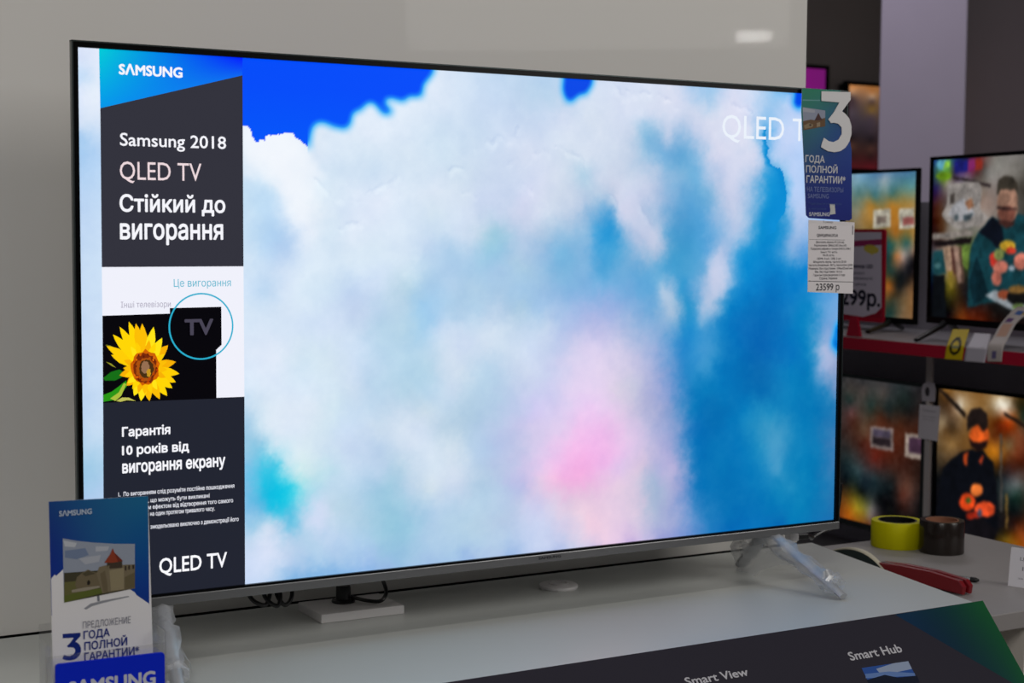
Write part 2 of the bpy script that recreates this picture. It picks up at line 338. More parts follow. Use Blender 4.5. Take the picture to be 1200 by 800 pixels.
# ------------------------------------------------------------------ picture and print measurements (millimetres on each panel)
CLOUD = [(-539,297,214,226,248),(-526,298,222,232,250),(-539,273,190,218,246),(-527,274,216,230,248),(-539,253,222,232,250),(-527,254,226,236,250),(-540,218,210,226,246),(-528,218,206,224,246),(-540,198,160,200,238),(-528,198,176,208,242),(-540,176,170,205,240),(-528,177,178,210,244),(-541,125,190,214,243),(-529,126,194,218,245),(-540,60,194,216,242),(-528,60,198,220,244),(-540,-15,198,217,244),(-527,-15,200,220,244),(-538,-62,182,208,240),(-527,-62,196,218,244),(-539,-109,188,213,240),(-528,-110,196,218,242),(-540,-158,156,200,230),(-528,-159,164,204,232),(-540,-194,168,198,234),(-529,-195,178,204,238),(-536,-262,180,200,238),(-344,294,222,236,250),(-149,305,222,234,250),(-97,308,216,229,246),(-44,311,200,220,242),(11,301,186,210,236),(61,304,180,208,236),(125,307,206,220,242),(185,310,214,224,244),(247,314,204,215,238),(297,316,150,195,236),(331,318,185,208,238),(375,321,206,218,242),(412,323,150,200,242),(442,324,60,160,236),(465,325,20,95,225),(-97,271,216,229,246),(-68,273,210,226,245),(-20,275,198,218,242),(30,277,186,210,235),(61,279,188,212,236),(142,283,214,225,243),(165,284,205,216,238),(206,286,214,224,242),(261,288,204,214,238),(300,290,160,200,234),(332,292,206,216,240),(376,294,208,220,244),(413,296,150,195,236),(443,297,185,210,246),(-344,240,236,243,252),(-249,244,225,235,248),(-200,246,225,236,250),(-149,248,223,235,249),(-97,251,212,227,245),(-44,253,200,218,241),(11,255,194,212,237),(49,257,200,216,240),(74,258,206,218,240),(126,260,213,224,240),(166,262,208,219,240),(186,263,212,222,242),(213,264,205,216,238),(247,265,206,216,238),(278,266,205,214,236),(311,268,213,221,240),(376,271,200,213,240),(444,274,184,208,244),(474,275,180,206,244),(513,276,180,206,244),(-339,218,240,246,253),(-308,219,244,248,254),(-276,220,228,238,248),(-233,222,218,232,247),(-200,223,224,235,249),(-149,225,220,233,248),(-97,227,205,224,242),(-44,229,200,219,240),(-13,230,205,220,242),(30,231,206,219,241),(68,233,214,226,243),(113,234,210,222,240),(153,236,206,218,238),(186,237,196,212,234),(206,238,140,190,224),(223,238,130,182,220),(241,239,200,208,232),(256,240,140,184,222),(283,240,190,204,232),(333,242,212,219,240),(377,244,214,222,242),(405,245,60,160,225),(429,246,185,208,244),(482,248,180,206,245),(-345,194,236,243,251),(-298,196,240,245,253),(-250,197,216,230,246),(-200,199,212,228,244),(-149,200,214,229,244),(-97,202,206,225,242),(-62,203,204,221,240),(-13,204,204,218,240),(12,205,210,220,240),(49,206,208,220,240),(81,207,208,221,238),(114,208,208,220,238),(153,209,204,217,236),(180,210,190,206,230),(203,211,160,196,226),(233,212,110,172,218),(262,212,94,164,212),(279,213,120,178,220),(312,214,204,210,234),(363,216,206,215,238),(397,216,200,212,238),(410,217,50,155,220),(419,217,180,205,240),(460,218,176,204,245),(-345,172,218,234,249),(-319,172,234,242,251),(-287,173,236,242,251),(-266,174,214,230,246),(-233,174,208,226,243),(-189,176,202,222,242),(-149,176,212,228,244),(-109,177,208,224,242),(-67,178,208,224,240),(-25,179,196,212,236),(12,180,204,217,240),(50,181,210,220,240),(81,182,204,218,236),(111,183,170,204,228),(134,183,198,212,234),(180,184,196,210,232),(221,185,190,205,230),(263,186,130,182,220),(288,187,108,175,220),(312,188,170,195,228),(334,188,196,207,234),(378,189,196,210,236),(400,190,140,185,225),(414,190,20,150,215),(426,190,60,165,220),(446,191,176,204,243),(476,191,172,204,244),(-350,149,194,222,244),(-319,150,194,222,245),(-306,150,228,238,250),(-287,150,236,243,252),(-250,151,222,236,248),(-211,152,220,232,248),(-178,152,222,232,248),(-149,153,216,230,246),(-109,154,216,228,244),(-67,154,208,222,240),(-43,155,202,216,240),(0,155,200,214,238),(24,156,206,214,240),(62,156,206,218,236),(101,157,190,206,230),(127,158,176,200,226),(154,158,190,202,226),(174,158,206,214,238),(201,159,196,206,232),(228,159,170,192,224),(249,160,130,176,218),(284,160,92,162,212),(306,161,120,178,218),(327,161,182,199,228),(364,162,190,203,232),(390,162,120,178,222),(416,163,0,142,212),(435,163,0,140,212),(451,163,172,202,242),(477,164,170,202,243),(-350,128,196,222,244),(-324,128,186,216,244),(-303,128,214,230,248),(-287,128,234,241,251),(-260,129,222,234,246),(-233,129,214,229,246),(-200,129,220,231,248),(-149,130,214,229,246),(-109,130,208,225,240),(-73,131,210,225,244),(-25,132,196,212,237),(12,132,204,212,236),(50,132,206,218,238),(88,133,188,206,230),(114,133,140,182,220),(134,133,96,166,216),(147,134,80,158,212),(165,134,206,210,234),(181,134,196,205,230),(208,134,172,194,224),(229,134,150,184,220),(264,135,90,160,210),(292,135,84,160,214),(320,136,150,186,224),(357,136,188,202,230),(386,136,100,170,218),(416,137,0,138,208),(439,137,40,150,212),(462,137,172,198,236),(-350,106,190,218,242),(-324,106,178,211,242),(-309,106,176,208,240),(-293,106,200,220,244),(-277,106,230,238,250),(-250,107,212,230,245),(-222,107,222,233,248),(-189,107,216,230,246),(-149,107,212,228,245),(-108,108,200,220,240),(-73,108,206,222,242),(-43,108,186,210,230),(-22,108,160,204,224),(12,108,180,202,230),(50,108,170,196,224),(82,109,150,190,224),(115,109,130,182,222),(134,109,50,155,216),(149,109,30,145,210),(168,109,120,175,218),(188,109,172,192,224),(211,109,186,198,226),(225,110,186,200,226),(243,110,84,158,208),(271,110,70,152,206),(307,110,92,166,218),(336,110,140,180,222),(353,110,178,198,230),(377,110,120,178,222),(402,110,0,138,206),(428,111,0,136,206),(455,111,128,174,222),(474,111,150,184,226),(-350,84,202,224,244),(-324,84,182,212,242),(-309,84,182,208,240),(-288,84,208,226,246),(-250,84,212,229,245),(-222,84,214,230,245),(-189,84,212,229,244),(-149,83,212,228,245),(-114,83,190,212,238),(-85,83,172,206,234),(-55,83,178,208,234),(-34,83,150,200,226),(-12,83,152,196,226),(13,83,176,202,230),(50,83,146,186,224),(76,83,116,180,222),(115,83,122,176,220),(136,83,60,158,216),(157,83,80,166,216),(188,83,140,182,220),(216,83,176,194,222),(230,83,166,188,220),(250,83,70,156,206),(281,83,70,156,208),(314,83,100,168,220),(324,83,186,200,230),(343,83,150,184,224),(368,83,20,146,212),(402,83,0,132,204),(437,83,60,150,212),(459,83,130,174,220),(479,83,80,150,214),(-351,61,210,228,246),(-314,61,204,222,244),(-288,60,214,230,246),(-250,60,212,229,245),(-211,60,212,229,246),(-178,60,208,226,245),(-149,60,208,228,242),(-120,59,182,212,236),(-85,59,172,204,234),(-55,59,166,202,232),(-18,59,166,200,232),(13,58,168,202,226),(50,58,146,188,224),(83,58,120,178,220),(115,58,124,178,222),(136,58,80,164,216),(168,58,110,172,218),(193,57,100,168,216),(223,57,100,170,216),(244,57,68,158,210),(272,57,72,158,208),(300,57,96,166,214),(319,57,182,198,228),(334,56,196,206,234),(351,56,110,170,218),(381,56,0,134,206),(418,56,0,126,200),(449,56,0,128,202),(480,56,0,124,202),(-351,39,206,226,248),(-328,39,188,216,242),(-309,39,210,226,246),(-282,38,212,230,246),(-250,38,206,226,244),(-217,38,190,212,240),(-189,37,204,222,244),(-149,37,182,212,230),(-120,36,168,204,234),(-85,36,176,206,234),(-49,36,172,204,230),(-18,35,164,198,228),(13,35,158,196,230),(51,34,150,188,226),(89,34,130,178,224),(122,33,124,176,224),(155,33,118,174,222),(189,32,104,168,218),(223,32,96,166,216),(234,32,170,198,226),(251,32,140,180,218),(265,32,40,148,206),(286,31,90,160,212),(320,31,182,196,226),(334,31,180,196,226),(355,30,40,145,208),(389,30,0,122,198),(419,30,0,114,190),(457,29,0,122,198),(480,29,20,130,200),(-351,18,212,229,246),(-314,17,210,226,244),(-282,16,214,230,246),(-250,16,206,224,244),(-211,15,194,211,238),(-183,14,186,212,236),(-155,14,182,210,232),(-120,13,158,204,238),(-84,13,170,204,232),(-48,12,176,208,234),(-18,11,182,206,232),(13,11,170,202,226),(41,10,160,196,232),(70,10,160,192,230),(116,9,164,182,228),(156,8,148,174,224),(189,8,128,172,220),(217,7,110,168,216),(245,7,170,194,220),(261,6,120,172,212),(277,6,20,140,200),(301,6,150,182,220),(316,5,170,192,222),(345,5,10,130,198),(382,4,0,112,186),(419,3,0,108,184),(458,3,20,128,196),(489,2,0,130,196),(512,2,90,160,215),(533,1,110,165,220),(-351,-5,216,231,248),(-314,-6,212,228,246),(-282,-7,208,225,246),(-250,-8,208,224,246),(-211,-9,198,218,240),(-183,-9,182,212,234),(-149,-10,180,212,232),(-120,-11,166,208,238),(-96,-12,196,216,240),(-66,-12,204,222,242),(-30,-13,206,222,240),(-12,-14,204,222,240),(13,-14,196,216,238),(51,-15,192,212,236),(77,-16,172,192,232),(116,-17,184,190,230),(156,-18,176,186,226),(190,-18,156,182,222),(224,-19,136,174,218),(249,-20,100,162,212),(273,-21,20,134,202),(297,-21,60,150,208),(331,-22,10,124,194),(375,-23,0,106,184),(420,-24,0,102,180),(458,-25,0,122,192),(489,-26,10,132,194),(521,-27,110,158,212),(-351,-28,220,232,248),(-314,-29,224,234,249),(-283,-30,210,228,242),(-250,-31,208,226,242),(-211,-32,202,222,244),(-183,-33,188,216,238),(-149,-34,180,212,234),(-114,-35,186,214,236),(-84,-36,206,222,240),(-66,-37,200,216,240),(-36,-38,206,222,240),(1,-39,204,221,240),(32,-40,200,216,242),(51,-40,198,212,238),(71,-41,190,202,236),(97,-42,208,206,236),(130,-43,214,206,238),(163,-44,206,203,232),(197,-45,184,192,226),(224,-46,156,176,220),(252,-47,96,154,210),(275,-47,30,132,202),(312,-48,70,154,210),(331,-49,40,140,200),(361,-50,0,112,186),(413,-52,0,100,178),(459,-53,0,114,190),(490,-54,10,130,192),(515,-55,170,184,220),(538,-55,120,162,212),(-351,-52,216,230,248),(-315,-53,220,232,248),(-283,-54,208,228,244),(-250,-56,208,226,240),(-217,-57,204,222,244),(-183,-58,190,216,238),(-149,-59,180,212,234),(-114,-61,180,212,232),(-90,-62,202,220,238),(-66,-62,206,222,238),(-36,-64,182,210,234),(1,-65,196,212,236),(26,-66,206,218,240),(52,-67,198,208,238),(84,-68,210,206,238),(117,-69,222,210,240),(156,-71,216,206,234),(190,-72,196,194,226),(222,-73,164,176,218),(250,-74,108,152,208),(276,-75,30,130,198),(307,-76,60,150,205),(332,-77,0,118,188),(369,-79,0,110,180),(406,-80,0,102,174),(444,-82,10,126,190),(483,-83,0,122,186),(516,-84,140,170,215),(535,-85,150,168,208),(-351,-76,214,231,248),(-315,-77,218,232,248),(-283,-79,218,233,249),(-250,-80,210,229,244),(-217,-82,200,218,238),(-189,-83,186,214,236),(-149,-84,180,211,231),(-114,-86,184,214,236),(-84,-87,196,214,236),(-60,-88,190,214,234),(-30,-90,180,208,232),(8,-91,190,204,234),(33,-92,200,208,238),(65,-94,206,206,240),(91,-95,224,210,240),(130,-97,228,210,240),(164,-98,216,206,228),(191,-99,196,198,222),(222,-101,168,174,216),(250,-102,122,154,210),(276,-103,30,126,192),(303,-104,0,120,186),(340,-106,0,118,186),(384,-108,0,108,178),(414,-109,0,106,176),(445,-110,10,126,188),(484,-112,0,122,184),(520,-114,40,132,190),(539,-115,110,148,196),(-352,-98,190,216,238),(-329,-99,214,230,244),(-294,-100,220,232,246),(-266,-102,222,234,246),(-239,-103,204,226,240),(-211,-104,196,218,240),(-183,-106,190,214,236),(-149,-108,196,216,236),(-120,-109,204,221,234),(-96,-110,188,212,234),(-60,-112,178,206,228),(-23,-114,178,202,230),(8,-115,188,200,234),(39,-117,204,198,240),(71,-119,214,204,240),(111,-120,230,204,242),(150,-122,228,204,238),(184,-124,210,200,226),(219,-126,172,176,214),(247,-127,140,160,208),(268,-128,80,142,200),(289,-129,0,116,184),(333,-132,0,110,178),(377,-134,0,122,188),(400,-135,20,132,190),(422,-136,20,134,190),(461,-138,0,120,184),(500,-140,0,118,182),(537,-142,30,120,180),(-352,-120,160,202,230),(-333,-120,212,230,244),(-294,-123,216,230,246),(-256,-125,206,226,240),(-223,-127,200,220,244),(-189,-129,202,220,238),(-154,-130,212,226,242),(-125,-132,204,220,240),(-96,-134,184,208,228),(-60,-136,174,202,226),(-23,-138,184,202,232),(8,-140,192,196,232),(40,-141,208,200,234),(72,-143,220,204,238),(104,-145,236,196,238),(137,-147,236,190,236),(178,-149,224,198,232),(212,-151,186,186,222),(240,-152,150,164,212),(261,-154,120,154,206),(286,-155,30,120,190),(319,-157,0,108,178),(355,-159,0,116,184),(393,-161,30,138,192),(423,-163,60,150,196),(449,-164,40,140,192),(485,-166,0,122,184),(537,-169,40,118,178),(-352,-144,146,200,228),(-335,-146,130,196,226),(-322,-146,190,224,240),(-294,-148,212,232,244),(-256,-150,204,224,240),(-223,-152,198,216,240),(-189,-155,184,208,234),(-149,-157,206,222,240),(-114,-159,212,227,243),(-78,-162,206,222,236),(-48,-164,180,206,234),(-17,-165,182,198,232),(14,-167,190,196,230),(53,-170,216,200,236),(85,-172,238,192,236),(118,-174,240,182,234),(151,-176,234,184,232),(185,-178,220,196,232),(220,-180,190,186,222),(248,-182,168,170,216),(269,-183,110,150,204),(290,-185,10,116,186),(326,-187,0,114,182),(371,-190,0,118,186),(401,-192,20,134,190),(428,-193,70,154,200),(454,-195,40,140,192),(494,-197,0,122,184),(538,-200,60,122,178),(-352,-167,132,192,232),(-336,-168,90,196,228),(-323,-170,30,192,226),(-310,-170,170,224,238),(-288,-172,200,232,236),(-261,-174,190,224,236),(-223,-176,196,218,240),(-189,-179,184,208,234),(-154,-181,182,210,230),(-125,-183,202,220,238),(-102,-185,210,226,242),(-72,-187,206,220,238),(-47,-188,182,206,230),(-17,-190,180,196,228),(15,-193,198,196,232),(46,-195,226,198,236),(79,-197,240,184,232),(111,-199,242,174,226),(138,-201,236,182,232),(172,-204,216,194,232),(206,-206,216,198,222),(234,-208,170,176,218),(255,-209,186,178,220),(274,-210,130,156,206),(295,-212,20,118,186),(334,-215,0,116,182),(386,-218,0,120,186),(417,-220,30,136,192),(435,-222,70,154,200),(463,-224,10,128,186),(502,-226,0,122,182),(539,-229,50,120,178),(-352,-190,120,188,228),(-336,-191,70,194,228),(-318,-192,0,190,226),(-305,-193,40,204,230),(-286,-194,140,218,232),(-261,-196,182,216,236),(-223,-199,184,212,236),(-189,-202,164,202,228),(-166,-203,158,200,224),(-143,-205,182,208,232),(-114,-207,206,222,234),(-90,-209,198,214,236),(-66,-211,194,212,234),(-41,-213,176,204,228),(-10,-215,180,200,230),(15,-217,188,192,232),(47,-219,226,202,230),(79,-222,240,190,226),(105,-224,238,180,224),(138,-226,232,192,226),(172,-229,226,202,226),(200,-231,206,196,222),(224,-233,160,182,212),(256,-235,168,172,214),(277,-237,130,154,208),(301,-238,10,118,186),(342,-242,0,112,180),(394,-245,0,118,184),(440,-249,10,130,186),(464,-251,30,138,190),(503,-254,0,122,182),(540,-256,40,118,176),(-352,-212,118,186,228),(-333,-213,104,184,226),(-315,-214,30,194,228),(-302,-216,30,196,228),(-286,-217,150,214,234),(-265,-219,200,216,242),(-239,-221,184,212,230),(-212,-223,174,206,230),(-177,-226,150,198,222),(-145,-228,166,204,228),(-113,-231,180,208,234),(-84,-233,178,206,232),(-50,-236,184,212,234),(-16,-239,178,202,230),(15,-241,188,200,230),(47,-244,208,204,236),(73,-246,220,206,230),(105,-249,226,202,224),(132,-251,230,202,226),(172,-254,226,204,228),(207,-257,206,194,220),(230,-259,164,182,212),(256,-261,164,172,214),(282,-263,110,148,206),(308,-265,30,122,188),(350,-268,0,112,180),(403,-273,0,114,182),(449,-276,0,122,184),(488,-280,0,124,182),(536,-283,30,114,174),(-352,-235,176,208,236),(-337,-236,150,200,230),(-325,-237,206,222,240),(-312,-238,160,200,230),(-297,-240,80,190,226),(-283,-241,180,212,236),(-262,-243,206,218,244),(-239,-244,186,212,234),(-212,-247,172,205,228),(-177,-250,150,198,222),(-148,-252,146,196,222),(-119,-255,170,202,230),(-84,-258,176,206,230),(-47,-261,178,206,228),(-10,-264,184,204,230),(22,-267,196,210,238),(53,-270,200,210,240),(86,-273,210,204,232),(119,-276,240,206,226),(159,-279,230,204,228),(200,-283,212,198,224),(231,-286,172,180,216),(263,-288,154,166,212),(288,-290,100,146,206),(317,-293,40,126,192),(358,-297,0,110,182),(403,-301,0,112,184),(465,-306,0,122,184),(525,-311,20,110,178),(-352,-258,196,216,240),(-334,-260,212,224,246),(-319,-261,208,222,244),(-300,-263,180,206,234),(-272,-265,176,208,234),(-239,-268,176,204,236),(-212,-271,170,204,234),(-177,-274,154,198,224),(-148,-277,152,196,224),(-119,-280,166,200,230),(-83,-283,176,206,232),(-47,-286,174,204,230),(-10,-290,178,204,232),(28,-293,190,206,238),(60,-296,196,208,238),(93,-300,196,204,232),(119,-302,206,200,230),(139,-304,232,204,228),(173,-307,222,198,230),(208,-310,206,190,228),(243,-314,160,162,216),(278,-317,120,146,210),(317,-320,60,130,196),(359,-324,0,112,190),(419,-330,0,108,186),(-342,-279,206,220,246),(-316,-282,206,220,244),(-294,-284,182,206,236),(-262,-287,168,202,234),(-234,-290,164,198,232),(-200,-293,158,190,232),(-166,-296,146,190,224),(-131,-300,158,194,226),(-83,-305,164,198,230),(-47,-308,170,196,230),(-10,-312,174,196,230),(28,-316,178,196,232),(60,-319,180,194,230),(93,-322,176,186,226),(-348,-297,204,220,246),(-326,-299,190,212,240),(-300,-302,140,186,228),(-267,-305,110,168,222),(-234,-308,114,170,226),(-200,-312,128,176,226),(-177,-310,150,182,226),(-119,-310,150,182,226),(-59,-309,150,182,226),(3,-309,150,182,226),(80,-307,168,184,228),(133,-307,186,176,222),(187,-307,190,170,218),(242,-307,146,152,212),(300,-308,80,128,196),(358,-308,0,104,180),(449,-308,0,100,174)]
SKY = [[(-377.6,318.4),(-107.9,312.1),(-106.7,302.9),(-117.2,295.1),(-124.1,290.6),(-125.2,280.3),(-121.8,273.2),(-135.6,273.6),(-145.9,270),(-147,265.9),(-155,263.5),(-163,266.1),(-170.9,269.8),(-176.5,269.6),(-177.7,262.4),(-170.9,255.6),(-164.1,249.8),(-169.8,247.5),(-178.8,253.2),(-185.5,259),(-193.3,260.7),(-200,258.3),(-206.7,253),(-213.3,251.7),(-216.6,249.5),(-217.7,234.4),(-221.1,230.2),(-228.7,228.9),(-236.4,228.6),(-240.8,229.5),(-249.4,233.1),(-254.8,237.9),(-263.5,235.6),(-267.8,232.4),(-270,223.4),(-270,206.5),(-273.2,206.4),(-278.6,210.2),(-287.1,214.8),(-293.4,219.5),(-299.7,221.3),(-308.2,221),(-316.6,219.7),(-322.8,219.4),(-326,213.5),(-332.2,213.2),(-338.4,210.1),(-341.5,212.9),(-344.6,221.6),(-349.7,226.2),(-355.8,227),(-378.2,226.1)],[(77.5,308.9),(121.5,309.1),(117.7,294.7),(112.6,289),(102.2,286.3),(94.5,280.5),(88.1,275.8),(81.7,278.8),(76.5,285),(75.1,295.8)],[(456.3,315.5),(473.1,316.4),(473.8,290.3),(463.1,285),(455.4,285.9),(450.7,291.6),(456.7,297.8)],[(542.8,-11.2),(544.2,-64.2),(531,-50.2),(536.8,-25.8)]]
VIVID = [[(401.8,254.2),(406.2,254.4),(405,242.6),(409.8,228.6),(405.5,221.4),(413.3,207.6),(422.4,201.9),(431.5,201),(436.4,189.2),(444.5,165.6),(442,141.8),(430.2,127.4),(426,110.7),(409.5,105.8),(398.6,122.3),(402.6,148.3),(406.4,177.9),(404.4,201.4),(400.9,224.8),(399,242.4)]]
WHITE = [[(-355.8,228.9),(-349.7,226.2),(-344.6,221.6),(-341.5,212.9),(-338.4,210.1),(-332.2,213.2),(-326,213.5),(-322.8,219.4),(-308.2,221),(-293.4,219.5),(-284.9,213.9),(-274.3,206.3),(-263.6,192.7),(-255,180.9),(-244.1,173.2),(-261.5,166.8),(-274.5,133.5),(-285.3,102.5),(-293.8,116.4),(-304.3,132.2),(-310.6,147.9),(-318.9,160.6),(-331.4,167.2),(-356.2,168.6)],[(318.7,77.5),(328.7,82.2),(339.1,70.5),(348.2,56.4),(354.3,42.2),(363.2,42.1),(354.5,32.8),(337,28.3),(331.4,16.7),(316.9,19.3),(313.7,36.8),(310.4,56.6)],[(231.5,43.4),(241.3,34.2),(251.3,26),(257,17.9),(251.5,11.1),(240.2,18.1),(230.2,32)],[(298.1,19.6),(311.1,17),(317.1,5.3),(311.6,-8.6),(300.3,-20.1),(293,-12.9),(297,2.1)],[(164.3,158.3),(177.8,160.8),(191.4,154.3),(197,140.9),(211,120.7),(224.9,107.2),(230.7,91.3),(219.7,89),(205.7,102.6),(191.9,116),(175.5,124.9),(167.5,120.3),(158,131.4),(161.8,144.9)],[(502.6,-56.7),(518.3,-49.8),(531.3,-62.5),(533.4,-79.9),(519.4,-91.6),(506.4,-78.9)]]
EDGE = [[(-45.9,211.7),(-42.3,219.2),(-35.1,223.6),(-27.8,220.7)],[(-25.3,218.7),(-19.3,227.4),(-10.7,225.6),(-3.3,219.4)],[(32.9,201.3),(41.6,209.1),(51.8,206.1)],[(-3.1,190.6),(9.2,194.2),(21.7,190.2)],[(65.7,215.2),(78.5,214.6),(90.1,211.7),(103,212.1),(110.9,207.9),(113.6,201.4),(111,194.7),(116.4,185),(123,175.2),(135,164.4),(145.7,158),(156.4,153.7),(163.2,144.9)],[(-87.6,184.2),(-76.9,188.7),(-66.2,187.9),(-59,183.9)],[(-235.4,147.2),(-224.5,144.3),(-211.2,147.6),(-200.1,151.8),(-188.9,158.2),(-177.6,166.6),(-164,173)],[(-262.6,169.8),(-255,164.9),(-248.5,157),(-239.8,149.1)],[(-233.3,108.8),(-222.3,114),(-211.2,116.1)],[(171.9,295.3),(185.4,292.6),(200.3,293.3),(211.2,289.4)],[(226.3,287.9),(241.5,284.1),(254.2,277.9)],[(154.5,299.9),(162.6,291.5),(172,287.5)],[(-63.6,154.3),(-54.1,156.5),(-46.8,153.5)],[(11.9,166.3),(21.9,169.8),(31.9,164.6)],[(382.1,270.9),(391.1,263.1),(400.3,254.1)],[(346.5,286.7),(367.1,283.1),(382,274.4)],[(191.4,154.3),(196.9,145.4),(203.9,136.5),(216.5,120.8),(224.9,111.8)],[(13.9,237.1),(9,228.4),(12.8,220)]]
PANEL = [('g',[(0,205,215),(0,30,255),(10,110,240),(0,150,235)],[(-518.1,305.7),(-353.8,305),(-354.5,283.2),(-517.5,240.1)]),('p',(50,50,60),[(-517.5,240.6),(-354.1,285.2),(-354.2,66.8),(-517.9,66.7)]),('p',(240,241,251),[(-517.9,66.7),(-354.2,66.8),(-354,-84.5),(-518.3,-82.8)]),('p',(33,36,48),[(-518.3,-82.8),(-354,-84.5),(-354.5,-310.1),(-520,-307.7)]),('p',(3,2,6),[(-517.9,13),(-441.7,13.9),(-441.7,20.1),(-381.2,20.5),(-381.1,-23.2),(-387.6,-28.8),(-387.7,-85.1),(-518.3,-83.7)])]
RING = (-405.8,-1.3,37.3)
